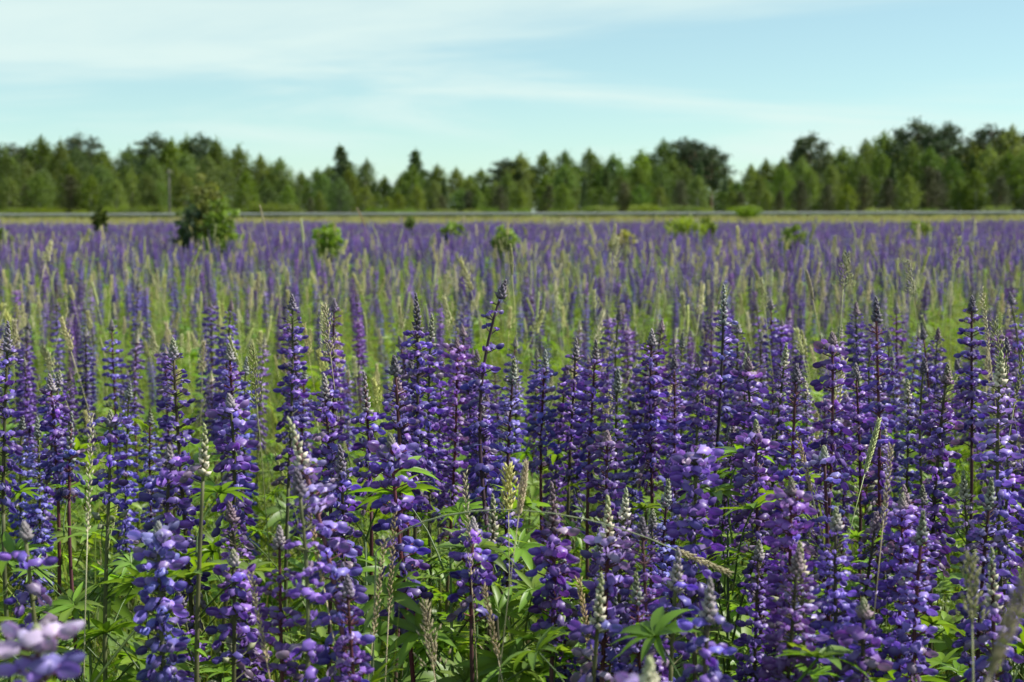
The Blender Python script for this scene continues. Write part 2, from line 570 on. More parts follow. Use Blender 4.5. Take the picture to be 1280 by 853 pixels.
LEAVES = [palmate_leaf(100 + i, 0.09 + 0.012 * i, 0.052 + 0.003 * i) for i in range(6)]
LEAF_ME = [m.mesh('lupine_leaf', M_LEAF) for m in LEAVES]
SPLIT_ME = [(a_.mesh('leaf', M_LEAF), [q.mesh('leaflet', M_LEAF) for q in p_]) for a_, p_ in
            [palmate_leaf(100 + i, 0.09 + 0.012 * i, 0.052 + 0.003 * i, split=True) for i in range(6)]]
LEAVES_LO = [palmate_leaf(100 + i, 0.09 + 0.012 * i, 0.052 + 0.003 * i, segs=3, n=8) for i in range(6)]
GLEAVES = [palmate_leaf(200 + i, 0.28 + 0.055 * i, 0.050 + 0.003 * i, segs=4) for i in range(7)]
GLEAF_ME = [m.mesh('basal_leaf', M_LEAF) for m in GLEAVES]

FLORET_ME = {}
def floret_object_mesh(kind, op, u, sd, wilt):
    b = min(5, int(u * 6))
    k = (kind, round(op, 1), b, sd, wilt)
    if k not in FLORET_ME:
        V, F, T = shape(op, sd, 0)
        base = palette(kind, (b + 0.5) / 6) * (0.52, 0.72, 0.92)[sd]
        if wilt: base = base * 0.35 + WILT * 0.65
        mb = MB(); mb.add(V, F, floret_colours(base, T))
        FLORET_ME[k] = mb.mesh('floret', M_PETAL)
    return FLORET_ME[k]


def plant_meshes(sp):
    """Meshes shared by every copy of one stem: stem, rachis+florets, bud tip, pods."""
    a = MB(); sp.stem_mesh(a)
    r = MB(); sp.rachis_mesh(r)
    f = MB(); sp.flowers_mesh(f)
    b = MB(); sp.bud_mesh(b)
    p = MB(); k = sp.pods_mesh(p)
    return dict(stem=a.mesh('stem', M_STEM), rachis=r.mesh('rachis', M_STEM), flower_spike=f.mesh('flower_spike', M_PETAL),
                bud_tip=b.mesh('bud_tip', M_STEM), pods=p.mesh('seed_pods', M_STEM) if k else None, leaves=sp.leaf_places())


def plant_things(pm, loc, rz, s, label, group):
    t = tag(empty('lupine', loc, rz, s), label, 'lupine', group)
    obj('stem', pm['stem'], t)
    fs = obj('flower_spike', pm['flower_spike'], t); fs['kind'] = 'stuff'      # too many florets to pick singly
    obj('rachis', pm['rachis'], fs)
    obj('bud_tip', pm['bud_tip'], t)
    if pm['pods']: obj('seed_pods', pm['pods'], t)
    for M, i in pm['leaves']:
        obj('leaf', LEAF_ME[i], t, M)
    return t


def hero(sp, loc, label, rz=0.0, group=None):
    """A near stem: every floret is an object of its own under the spike."""
    t = tag(empty('lupine', loc, rz), label, 'lupine', group)
    a = MB(); sp.stem_mesh(a, sides=7, step=0.025); obj('stem', a.mesh('stem', M_STEM), t)
    r = MB(); sp.rachis_mesh(r, 7)
    fs = obj('flower_spike', r.mesh('flower_spike', M_STEM), t)
    fl, _, _ = sp.florets()
    for M, op, u, sd, wilt in fl:
        obj('floret', floret_object_mesh(sp.kind, op, u, sd, wilt), fs, M)
    b = MB(); sp.bud_mesh(b); obj('bud_tip', b.mesh('bud_tip', M_STEM), t)
    p = MB()
    if sp.pods_mesh(p): obj('seed_pods', p.mesh('seed_pods', M_STEM), t)
    for M, i in sp.leaf_places():
        obj('leaf', LEAF_ME[i], t, M)
    return t


# heroes: pixel of the tip, distance, pixel row where the flowers end, look, lean of the tip in metres, options, label
HEROES = [
    (365, 370, 2.15, 610, 'deep', (0.01, 0), dict(spacing=0.022), 'tall dark violet lupine rising alone above the leafy gap, spike narrowing upward'),
    (520, 370, 1.95, 640, 'deep', (-0.005, 0), dict(spacing=0.021, bud=0.045), 'slender dark blue-violet lupine with pale pointed tip beside a slightly shorter twin'),
    (540, 396, 2.02, 650, 'violet', (0.02, 0), dict(spacing=0.021, bud=0.04), 'violet lupine twin pressed against a taller dark pale-tipped spike'),
    (632, 352, 1.85, 640, 'deep', (0.05, 0), dict(spacing=0.027, fullness=0.72, wave=0.07, per=5, stemcol=(0.045, 0.022, 0.035)), 'tallest lupine, sparse dark spike on a thick bent blackish stem'),
    (905, 360, 2.0, 590, 'blue', (0.02, 0), dict(spacing=0.026, fullness=0.55, per=5, fsize=0.8, bud=0.05, stemcol=(0.04, 0.03, 0.035)), 'thin nearly bare dark-stemmed lupine with few small florets near its tip'),
    (815, 414, 2.1, 610, 'violet', (0.0, 0), dict(spacing=0.017, rad=0.016, per=7), 'broad bushy violet lupine spike behind the arching grass stem'),
    (286, 432, 2.05, 625, 'violet', (0.0, 0), dict(spacing=0.021), 'violet lupine with reddish stem over a leafy green hollow'),
    (10, 405, 1.85, 640, 'deep', (0.0, 0), dict(spacing=0.024, fullness=0.85, bud=0.035), 'dark indigo lupine with widely spaced whorls and grey bud tip'),
    (62, 470, 2.0, 600, 'violet', (0.0, 0), dict(spacing=0.016, rad=0.011, fsize=0.85), 'narrow lilac lupine with tight whorls next to dark indigo spike'),
    (1040, 418, 1.85, 610, 'magenta', (0.0, 0), dict(spacing=0.027, blunt=True, bud=0.012, fsize=0.98), 'blunt-topped purple lupine with large round florets in clear tiers'),
    (1095, 374, 1.95, 700, 'deep', (0.0, 0), dict(spacing=0.026, bud=0.03), 'long deep purple lupine spike in evenly stacked tiers'),
    (1185, 458, 1.75, 725, 'magenta', (0.01, 0), dict(spacing=0.018, rad=0.016, per=7), 'thick dense reddish-purple lupine spike'),
    (1215, 372, 2.15, 560, 'deep', (0.0, 0), dict(spacing=0.022), 'tall deep violet lupine with long naked reddish tip'),
    (1240, 690, 1.25, 870, 'pale', (0.0, 0), dict(spacing=0.02, fullness=0.8, bud=0.05), 'low lupine with grey-green budded tip beside a dry grass head'),
    (488, 545, 1.5, 800, 'violet', (-0.025, 0), dict(spacing=0.024, rad=0.016, per=7, fsize=0.98, blunt=True, bud=0.012, stemcol=(0.13, 0.02, 0.035)), 'full violet lupine with bright red-purple stem and loose pale top'),
    (362, 528, 1.25, 900, 'pale', (-0.055, 0), dict(spacing=0.0215, rad=0.013, per=6, fsize=1.0, bud=0.045, wave=0.03, stemcol=(0.13, 0.045, 0.05)), 'large lavender lupine with cream pink budded crown and curved stem'),
    (212, 560, 1.45, 690, 'violet', (0.0, 0), dict(spacing=0.022, fullness=0.8, bud=0.02, fsize=0.98), 'lavender lupine with loose open top above a paler blue spike'),
    (198, 655, 1.28, 890, 'blue', (0.005, 0), dict(spacing=0.018, rad=0.014, per=7, fsize=0.98, blunt=True, bud=0.012), 'pale blue-violet dense lupine in front of looser lavender one'),
    (286, 495, 1.6, 690, 'violet', (-0.01, 0), dict(spacing=0.023, rad=0.014, fsize=0.98, wave=0.04, blunt=True, bud=0.012), 'purple lupine with wavy dark stem beside the bare pale stalk'),
    (292, 690, 1.35, 860, 'violet', (-0.01, 0), dict(spacing=0.022, fullness=0.75, bud=0.012, blunt=True, pods=0.2), 'short lupine with pods below and a few lilac top florets'),
    (256, 535, 1.4, 600, 'pale', (0.0, 0), dict(spacing=0.02, fullness=0.45, bud=0.045, fsize=0.8), 'bare tall stalk with greenish budded tip and hardly any florets'),
    (592, 650, 1.42, 775, 'violet', (0.0, 0), dict(spacing=0.02, blunt=True, bud=0.014, per=7), 'stubby square-topped violet lupine next to green budded stalk'),
    (616, 622, 1.5, 690, 'pale', (0.0, 0), dict(spacing=0.012, fsize=0.6, bud=0.05), 'greenish unopened lupine spike beside a stubby violet one'),
    (690, 608, 1.38, 820, 'magenta', (0.0, 0), dict(spacing=0.0185, rad=0.014, per=7, bud=0.045, pods=0.05), 'dense purple lupine with grey-green crown of buds, shaped like a column'),
    (760, 625, 1.34, 830, 'pale', (0.0, 0), dict(spacing=0.024, rad=0.014, per=6, bud=0.04, fsize=0.98, fullness=0.85), 'lilac lupine with large creamy pink bud crown'),
    (752, 722, 1.2, 860, 'pale', (0.0, 0), dict(spacing=0.02, fullness=0.6, bud=0.045, fsize=0.9), 'small lupine with whitish buds standing before creamy crowned one'),
    (872, 562, 1.42, 770, 'violet', (0.0, 0), dict(spacing=0.021, rad=0.015, per=7, fsize=0.98, blunt=True, bud=0.012), 'pale-topped violet lupine with big soft florets'),
    (848, 690, 1.25, 830, 'violet', (0.0, 0), dict(spacing=0.022, fullness=0.6, bud=0.035), 'few-flowered lupine with small whitish bud tip'),
    (30, 655, 1.2, 800, 'violet', (0.0, 0), dict(spacing=0.032, fullness=0.75, blunt=True, bud=0.012, fsize=0.95, per=5), 'open lupine with three separate lavender whorls'),
    (45, 786, 0.80, 980, 'pale', (0.0, 0), dict(spacing=0.02, fsize=1.0, bud=0.012, blunt=True), 'large lilac lupine head with pale pink top florets'),
    (812, 828, 0.80, 1000, 'pale', (0.0, 0), dict(spacing=0.02, fsize=1.0, bud=0.02), 'pinkish budded lupine top poking up below whitish-budded small lupine'),
    (1080, 752, 1.15, 880, 'magenta', (0.0, 0), dict(spacing=0.027, blunt=True, bud=0.012, per=6), 'short lilac-pink lupine with two neat rings of florets'),
    (888, 728, 1.08, 900, 'violet', (0.0, 0), dict(spacing=0.024, fullness=0.75, blunt=False, bud=0.03, fsize=0.95), 'loose lilac lupine with woolly grey bud tip low among stems'),
    (1030, 560, 1.5, 790, 'blue', (0.0, 0), dict(spacing=0.024, fullness=0.8, blunt=True, bud=0.014), 'steel-blue lupine amid purple ones, lit florets hanging on dark stem'),
    (945, 528, 1.6, 760, 'magenta', (0.0, 0), dict(spacing=0.02, blunt=True, bud=0.018, per=6), 'purple lupine with thin blackish stem and pinkish spidery top'),
    (138, 515, 1.75, 655, 'deep', (0.0, 0), dict(spacing=0.024, fullness=0.8, pods=0.1, blunt=True, bud=0.016), 'dark navy lupine standing on long bare green stem'),
    (90, 520, 1.95, 620, 'blue', (0.0, 0), dict(spacing=0.016, fsize=0.8, bud=0.06), 'bluish lupine with long pointed green bud tip'),
    (455, 468, 1.9, 640, 'violet', (0.0, 0), dict(spacing=0.02, bud=0.05), 'violet lupine with a green finger-like bud tip'),
    (720, 425, 2.2, 600, 'violet', (0.0, 0), dict(spacing=0.021, bud=0.03), 'mid-violet lupine, slightly taller one of a close grey-tipped pair'),
    (745, 428, 2.1, 610, 'violet', (0.0, 0), dict(spacing=0.021, bud=0.03), 'mid-violet lupine, slightly shorter one of a close grey-tipped pair'),
    (682, 440, 2.2, 590, 'blue', (0.0, 0), dict(spacing=0.019, bud=0.03), 'bluish violet lupine beside the tallest bent one'),
    (600, 490, 2.0, 640, 'violet', (0.0, 0), dict(spacing=0.018, bud=0.035), 'pale violet lupine with a white fleck near its top'),
    (495, 462, 1.8, 640, 'magenta', (0.0, 0), dict(spacing=0.021, bud=0.03), 'purple lupine with brownish seeded tip before the dark twins'),
    (872, 445, 2.0, 620, 'magenta', (0.0, 0), dict(spacing=0.02, bud=0.02, blunt=True), 'purple lupine leaning over bright green leaf tuft'),
    (935, 450, 1.9, 600, 'magenta', (0.0, 0), dict(spacing=0.025, blunt=True, bud=0.012, fsize=0.98), 'round-topped purple lupine with big florets above the bright leaves'),
    (1130, 610, 1.55, 800, 'magenta', (0.0, 0), dict(spacing=0.022, fullness=0.8), 'reddish purple lupine with sunlit pinkish whorls'),
    (405, 470, 1.8, 650, 'violet', (0.0, 0), dict(spacing=0.02, bud=0.03), 'violet lupine crowding the lavender crowned one'),
    (425, 560, 1.6, 740, 'deep', (0.0, 0), dict(spacing=0.02, bud=0.03), 'shaded dark lupine squeezed between two bright violet spikes'),
    (985, 640, 1.45, 800, 'violet', (0.0, 0), dict(spacing=0.022, fullness=0.7, pods=0.25), 'half-spent lupine with pods and a thin lilac top'),
    (1262, 560, 1.7, 760, 'violet', (0.0, 0), dict(spacing=0.022), 'violet lupine at the edge of the grassy patch'),
]

def photo_frame(x, y, z, m=0.0):
    """True when the point lies in the picture (m: margin as a share of the width)."""
    d = y
    if d < 0.3: return False
    px = 640 + x / d * FPX; py = 266 + (CAM_H - z) / d * FPX
    return -1280 * m < px < 1280 * (1 + m) and py < 853 * (1 + m) + 40


hero_xy = []
for i, (px, yt, d, yb, kind, lean, opt, label) in enumerate(HEROES):
    tip = at(px, yt, d)
    bot = at(px, yb, d)
    SL = tip.z - bot.z
    H = tip.z
    o = dict(opt)
    sp = Spec(4000 + i, H, SL, kind, lean=lean, **o)
    off = sp.P(H)
    loc = Vector((tip.x - off.x, d - off.y, 0))
    loc.z = 0.0
    hero_xy.append((loc.x, loc.y))
    hero(sp, loc, label)

# --- templates for the other stems
LOOKS = [
    ('deep',    dict(spacing=0.021), 'dark violet lupine with full tapering spike in the crowd'),
    ('violet',  dict(spacing=0.019, per=7), 'bright violet lupine with full dense spike in the crowd'),
    ('blue',    dict(spacing=0.020, bud=0.030), 'bluish violet lupine with grey-green bud tip in the crowd'),
    ('pale',    dict(spacing=0.021, bud=0.032), 'lavender lupine with cream bud crown in the crowd'),
    ('magenta', dict(spacing=0.022, blunt=True, bud=0.014), 'reddish purple lupine with blunt flowering top in the crowd'),
    ('deep',    dict(spacing=0.025, fullness=0.65, wave=0.04), 'thin dark lupine with sparse florets on visible stem in the crowd'),
    ('violet',  dict(spacing=0.021, fullness=0.75, pods=0.35), 'fading lupine with seed pods below its violet top in the crowd'),
    ('magenta', dict(spacing=0.018, per=7, rad=0.015), 'thick reddish purple lupine with packed whorls in the crowd'),
]
TEMPL = []
for i in range(16):
    k, o, lab = LOOKS[i % 8]
    rg = random.Random(900 + i)
    sp = Spec(900 + i, 0.86, rg.uniform(0.27, 0.41), k, lean=(rg.uniform(-.03, .03), rg.uniform(-.03, .03)), nleaf=7, **o)
    TEMPL.append((sp, lab))
TEMPL_ME = [plant_meshes(sp) for sp, _ in TEMPL]


def whole_plant(sp, name, lod, leaf_src):
    """One mesh of a whole stem (three materials), for the part of the field nobody can count."""
    mbs = []
    g = MB(); sp.stem_mesh(g, sides=4, step=0.09)
    if lod == 0: sp.rachis_mesh(g, 4)
    else: sp.stem_mesh(g, sp.H - sp.SL, sp.H - 0.01, 3, 0.08)
    sp.bud_mesh(g); sp.pods_mesh(g)
    f = MB(); sp.flowers_mesh(f, lod)
    l = MB()
    for M, i in sp.leaf_places():
        q = leaf_src[i]
        l.add(xf(np.concatenate(q.v), M), q.f, np.concatenate(q.c))
    allb = MB(); idx = []
    for k, b in enumerate((g, f, l)):
        allb.add(np.concatenate(b.v), b.f, np.concatenate(b.c)); idx += [k] * len(b.f)
    me = allb.mesh(name, M_STEM)
    me.materials.append(M_PETAL); me.materials.append(M_LEAF)
    me.polygons.foreach_set('material_index', np.array(idx, np.int32))
    return me


def protos(name, meshes):
    c = bpy.data.collections.new(name)
    for i, m in enumerate(meshes):
        c.objects.link(bpy.data.objects.new('%s_%02d' % (name, i), m))
    return c


def stuff(name, coll, pts, rots, scls, idxs, label, cat):
    me = bpy.data.meshes.new(name)
    me.vertices.add(len(pts))
    me.vertices.foreach_set('co', np.asarray(pts, np.float32).ravel())
    a = me.attributes.new('rot', 'FLOAT_VECTOR', 'POINT'); a.data.foreach_set('vector', np.asarray(rots, np.float32).ravel())
    a = me.attributes.new('scl', 'FLOAT', 'POINT'); a.data.foreach_set('value', np.asarray(scls, np.float32))
    a = me.attributes.new('pick', 'INT', 'POINT'); a.data.foreach_set('value', np.asarray(idxs, np.int32))
    o = obj(name, me)
    ng = bpy.data.node_groups.new(name, 'GeometryNodeTree')
    ng.interface.new_socket('Geometry', in_out='INPUT', socket_type='NodeSocketGeometry')
    ng.interface.new_socket('Geometry', in_out='OUTPUT', socket_type='NodeSocketGeometry')
    n = ng.nodes.new
    gi, go = n('NodeGroupInput'), n('NodeGroupOutput')
    ip = n('GeometryNodeInstanceOnPoints')
    ci = n('GeometryNodeCollectionInfo')
    ci.inputs['Collection'].default_value = coll
    ci.inputs['Separate Children'].default_value = True
    ci.inputs['Reset Children'].default_value = True
    ip.inputs['Pick Instance'].default_value = True
    def attr(nm, ty):
        q = n('GeometryNodeInputNamedAttribute'); q.data_type = ty; q.inputs['Name'].default_value = nm
        return q.outputs['Attribute']
    er = n('FunctionNodeEulerToRotation')
    L = ng.links.new
    L(attr('rot', 'FLOAT_VECTOR'), er.inputs[0])
    L(gi.outputs[0], ip.inputs['Points']); L(ci.outputs[0], ip.inputs['Instance'])
    L(attr('pick', 'INT'), ip.inputs['Instance Index'])
    L(er.outputs[0], ip.inputs['Rotation']); L(attr('scl', 'FLOAT'), ip.inputs['Scale'])
    L(ip.outputs[0], go.inputs[0])
    md = o.modifiers.new('scatter', 'NODES'); md.node_group = ng
    return tag(o, label, cat, kind='stuff')


BUSH = [
    (125, 259, 33, 0.34, (0.075, 0.110, 0.022), 'narrow dark green bush far out in the lupines'),
    (410, 277, 18, 0.34, (0.190, 0.290, 0.030), 'small round bright green bush in the purple band'),
    (631, 283, 16, 0.27, (0.240, 0.320, 0.055), 'little yellow-green bush between near and far lupines'),
    (778, 286, 16, 0.22, (0.280, 0.260, 0.060), 'little bush with reddish-brown top among lupines'),
    (858, 270, 28, 0.75, (0.190, 0.270, 0.040), 'wide low light green bush in the far purple band'),
    (882, 272, 29, 0.40, (0.170, 0.250, 0.045), 'small bush touching the wide low one'),
    (993, 282, 17, 0.38, (0.170, 0.240, 0.040), 'thin yellow-green bush amid the purple carpet'),
    (1150, 275, 26, 0.40, (0.190, 0.290, 0.030), 'single small bright bush in the far purple strip'),
    (512, 269, 36, 0.24, (0.130, 0.190, 0.045), 'tiny upright bush near the far field edge'),
    (566, 276, 25, 0.40, (0.160, 0.230, 0.050), 'tiny low bush in the far purple band'),
    (2, 284, 20, 0.24, (0.160, 0.240, 0.035), 'small green bush before the tan strip, well away from the sapling'),
    (935, 259, 120, 2.4, (0.170, 0.250, 0.035), 'round bright bush right before the guard rail'),
]
# ground kept open round each bush: centre x, y, radius
CLEAR = [((px - 640) / FPX * d, d, wd * 0.75) for px, _, d, wd, *_ in BUSH if d < 60] + [((255 - 640) / FPX * 20.0, 20.0, 0.55)]


def near_bush(x, y):
    return any(abs(x - cx) < r_ and cy - (0.7 if cy < 15 else 2.0) < y < cy + 0.4 for cx, cy, r_ in CLEAR)


# ------------------------------------------------------------------ where lupines grow
def nz(x, y, s, k=0.0):
    return noise.noise(Vector((x * s, y * s, k)))


def lupine_cover(x, y):
    """0..1: share of full density; thin in the grassy hollow behind the first rows, in drifts beyond."""
    d = 1.0
    hollow = math.exp(-(((x - (-0.15 * y + 0.35)) / (0.21 * y)) ** 2)) * math.exp(-((y - 4.0) / 1.2) ** 2)
    d *= 1 - 0.72 * hollow
    left = math.exp(-((x + 0.62) / 0.35) ** 2) * math.exp(-((y - 1.75) / 0.6) ** 2)
    d *= 1 - 0.6 * left
    if y > 5:
        q = nz(x, y, 0.16, 1.7) + 0.5 * nz(x, y, 0.45, 4.0)
        d *= min(1, max(0.10, 0.62 + 0.95 * q))
    if y > 4:
        d *= 1 - 0.55 * (1 / (1 + math.exp(-(0.10 * y - x) / (0.12 * y)))) * math.exp(-((y - 9.0) / 5.0) ** 2)
    if x < -2.5 and 24 < y < 31: d *= 0.4
    edge = 51 + 0.25 * x + 7 * nz(x, y * 0.2, 0.05, 9.0)
    if y > edge: d *= max(0, 1 - (y - edge) / 4.0)
    return d


# spots taken by the leaf tufts and by the stems that stand free
TAKEN = [(565, 45, 1.95), (912, 30, 1.75), (120, 55, 1.95), (455, 20, 1.7), (655, 25, 1.6), (545, 30, 1.55)]
TAKEN += [(h[0], 15, h[2]) for h in HEROES if h[2] > 1.7 and h[1] < 440] + [(632, 26, 1.85), (365, 24, 2.1)]


def crowded(px, y):
    return any(abs(px - a) < b and y < c for a, b, c in TAKEN)


rng = random.Random(20)
spots = []
RHO = 23.0
y = 0.9
cells = []
for j in range(int((76 - 0.75) / 0.5)):
    yy = 0.75 + j * 0.5
    half = 0.40 * (yy + 0.5) + 1.6
    n = RHO * 0.5 * 2 * half * (2.4 if yy < 3.0 else (2.8 if yy > 14 else 1.35))
    for _ in range(int(n + rng.random())):
        x = rng.uniform(-half, half); y = yy + rng.random() * 0.5
        if rng.random() > lupine_cover(x, y) * (0.66 if (y < 3.2 and x < -0.1) else 1.0): continue
        if y < 1.5 and abs(x) < 0.364 * y + 0.12: continue        # the nearest ones are placed singly above
        if y > 8 and near_bush(x, y): continue
        if y < 2.6 and crowded(640 + x / y * FPX, y): continue
        spots.append((x, y))
# keep stems apart from the singly placed ones and from each other
grid = {}
def free(x, y, r):
    gx, gy = int(x // 0.2), int(y // 0.2)
    for a in (-1, 0, 1):
        for b in (-1, 0, 1):
            for (u, v) in grid.get((gx + a, gy + b), ()):
                if (u - x) ** 2 + (v - y) ** 2 < r * r: return False
    grid.setdefault((gx, gy), []).append((x, y))
    return True
for h in hero_xy: free(h[0], h[1], 0.0)
spots = [s for s in spots if free(s[0], s[1], 0.060)]
spots.sort(key=lambda s: s[1])

# lower stems filling in between the singly placed front ones
fill = []
fr = random.Random(61)
while len(fill) < 30:
    px = fr.uniform(590, 1290) if fr.random() < 0.72 else fr.uniform(180, 590)
    y = fr.uniform(1.14, 1.62); row = fr.uniform(590, 770)
    if any(abs(px - h[0]) < 13 and h[2] > y for h in HEROES) or any(abs(px - t_[0]) < t_[1] * 0.8 for t_ in TAKEN[:6]): continue
    x = (px - 640) / FPX * y
    if not free(x, y, 0.05): continue
    fill.append((x, y, (CAM_H - (row - 266) * y / FPX) / 0.86, fr.uniform(0, 6.28), fr.randrange(16)))

hs = lambda x, y: (0.92 + 0.10 * nz(x, y, 0.5, 7.0))
single, rest = list(fill), []
for (x, y) in spots:
    s = hs(x, y) * (rng.triangular(0.66, 1.02, 0.88) if rng.random() < 0.96 else rng.uniform(0.95, 1.12))
    if y < 5.0:                      # the stems behind the front row are a little lower
        row = rng.triangular(395, 570, 460) if y < 2.6 else rng.triangular(365, 500, 410)
        s = min(1.04, max(0.66, (CAM_H - (row - 266) * y / FPX) / 0.86))
    e = (x, y, s, rng.uniform(0, 6.28), rng.randrange(16))
    if len(single) < 300 - len(HEROES) and photo_frame(x, y, 0.8 * s, 0.0): single.append(e)
    else: rest.append(e)
for (x, y, s, rz, k) in single:
    lab = TEMPL[k][1]
    plant_things(TEMPL_ME[k], (x, y, ground_z(x, y) - 0.01), rz, s, lab, lab.replace('lupine', 'lupines', 1))
print('near', sum(1 for e in single if e[1] < 2.6)); print('singles to', single[-1][1], 'rest', len(rest))

near = [e for e in rest if e[1] < 9]
far = [e for e in rest if e[1] >= 9]
c_hi = protos('field_lupine', [whole_plant(sp, 'field_lupine', 0, LEAVES) for sp, _ in TEMPL])
c_lo = protos('far_lupine', [whole_plant(sp, 'far_lupine', 1, LEAVES_LO) for sp, _ in TEMPL])
for nm, es, cc, lab in (('lupine_drift', near, c_hi, 'violet lupines filling the field behind the front rows'),
                        ('lupine_field', far, c_lo, 'far purple lupines merging into one carpet')):
    stuff(nm, cc, [(x, y, ground_z(x, y) - 0.01) for x, y, *_ in es], [(rng.gauss(0, .10), rng.gauss(0, .10), e[3]) for e in es],
          [e[2] for e in es], [e[4] for e in es], lab, 'lupines')

# ------------------------------------------------------------------ leaf understory
def scatter(y0, y1, rho, half=lambda y: 0.40 * y + 1.6, cover=None, seed=1):
    r = random.Random(seed)
    out = []
    yy = y0
    while yy < y1:
        st = 0.5 if yy < 20 else 2.0
        h = half(yy + st)
        for _ in range(int(rho(yy) * st * 2 * h + r.random())):
            x, y = r.uniform(-h, h), yy + r.random() * st
            if x * x + y * y < 0.5: continue
            if cover and r.random() > cover(x, y): continue
            out.append((x, y))
        yy += st
    return out, r

pts, r = scatter(0.45, 56, lambda y: 150 if y < 3.5 else (100 if y < 8 else (30 if y < 20 else 8)), seed=31)
P, Q, S, I = [], [], [], []
for x, y in pts:
    far_up = 1.0 if y < 20 else 1.2
    P.append((x, y, ground_z(x, y))); Q.append((r.uniform(-.3, .3), r.uniform(-.3, .3), r.uniform(0, 6.28)))
    S.append((r.uniform(0.8, 1.3) if y < 4.5 else r.uniform(0.7, 1.15)) * far_up); I.append(r.randrange(7))
stuff('lupine_foliage', protos('basal_leaf', GLEAF_ME), P, Q, S, I, 'green palmate lupine leaves covering the ground between stems', 'foliage')

# leaf tufts that stand out on their own
def leaf_tuft(px, py, d, n, label, seed, up=0.0, k=1.0):
    c = at(px, py, d)
    r = random.Random(seed)
    t = tag(empty('lupine_leaf_tuft', (c.x, d, 0)), label, 'leaf tuft', 'leaf tufts standing out between the spikes')
    mb = MB(); top = c.z - 0.11; tube(mb, [(0, 0, 0), (0.005, 0, top * 0.5), (0, 0.004, top)], [0.004, 0.0032, 0.0012], (0.09, 0.15, 0.04), 6)
    obj('stem', mb.mesh('stem', M_STEM), t)
    for i in range(n):
        z = c.z * (1 - 0.40 * (i / n)) - 0.125
        M = Matrix.Translation((0, 0, z)) @ Matrix.Rotation(i * 2.4 + r.random(), 4, 'Z') @ Matrix.Rotation(-up, 4, 'Y') @ Matrix.Scale(k * r.uniform(0.8, 1.15), 4)
        pet, lets = SPLIT_ME[r.randrange(6)]
        lf = obj('leaf', pet, t, M)
        for q in lets: obj('leaflet', q, lf)

leaf_tuft(562, 562, 1.52, 16, 'bright green star-shaped lupine leaf tuft beside the dark violet twins', 1)
leaf_tuft(912, 545, 1.6, 10, 'upright glowing green leaf tuft under thin dark-stemmed lupine', 2, 0.5)
leaf_tuft(105, 630, 1.75, 9, 'broad grey-green drooping leaf tuft below dark navy lupine', 3)
leaf_tuft(455, 555, 1.65, 6, 'small light green leaf tuft with folded leaflets by red-stemmed lupine', 4, 0.3)
leaf_tuft(90, 720, 1.35, 10, 'large lush green leaf tuft beside open lavender whorls', 5)
leaf_tuft(655, 690, 1.45, 10, 'thin upright leaf tuft beside the column-shaped purple lupine', 16, 0.6, 0.75)
leaf_tuft(545, 760, 1.3, 9, 'bright leaf tuft below the stubby violet lupine', 7)
leaf_tuft(960, 790, 1.15, 9, 'pale green leaf tuft by the low woolly-tipped lupine', 8, 0.3)
leaf_tuft(1110, 720, 1.4, 8, 'sunlit leaf tuft behind short lilac-pink lupine', 9)
leaf_tuft(1215, 790, 1.3, 8, 'leaf tuft around the low grey-budded lupine', 10)

# ------------------------------------------------------------------ grass
def blade(mb, root, ang, L, W, bend, col, segs=4):
    ca, sa = math.cos(ang), math.sin(ang)
    V, C = [], []
    for i in range(segs + 1):
        t = i / segs
        r_ = L * bend * t * t
        z = L * t * (1 - 0.35 * bend * t)
        wv = W * (1 - t) ** 0.7 + 0.0001
        for s_ in (-1, 1):
            V.append((root[0] + ca * r_ - sa * wv * s_, root[1] + sa * r_ + ca * wv * s_, z))
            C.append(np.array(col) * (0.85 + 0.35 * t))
    F = [(2 * i, 2 * i + 1, 2 * i + 3, 2 * i + 2) for i in range(segs)]
    mb.add(V, F, np.array(C))


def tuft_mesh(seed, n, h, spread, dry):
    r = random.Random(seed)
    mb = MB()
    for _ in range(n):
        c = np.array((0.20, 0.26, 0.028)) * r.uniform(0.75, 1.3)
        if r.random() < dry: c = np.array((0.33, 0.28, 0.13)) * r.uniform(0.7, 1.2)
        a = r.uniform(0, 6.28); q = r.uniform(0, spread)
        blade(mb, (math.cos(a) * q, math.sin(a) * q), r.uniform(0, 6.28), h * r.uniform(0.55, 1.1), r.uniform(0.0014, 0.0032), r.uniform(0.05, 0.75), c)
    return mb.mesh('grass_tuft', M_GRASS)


TUFTS = [tuft_mesh(50 + i, 22, 0.42 + 0.05 * i, 0.07, 0.12) for i in range(4)]


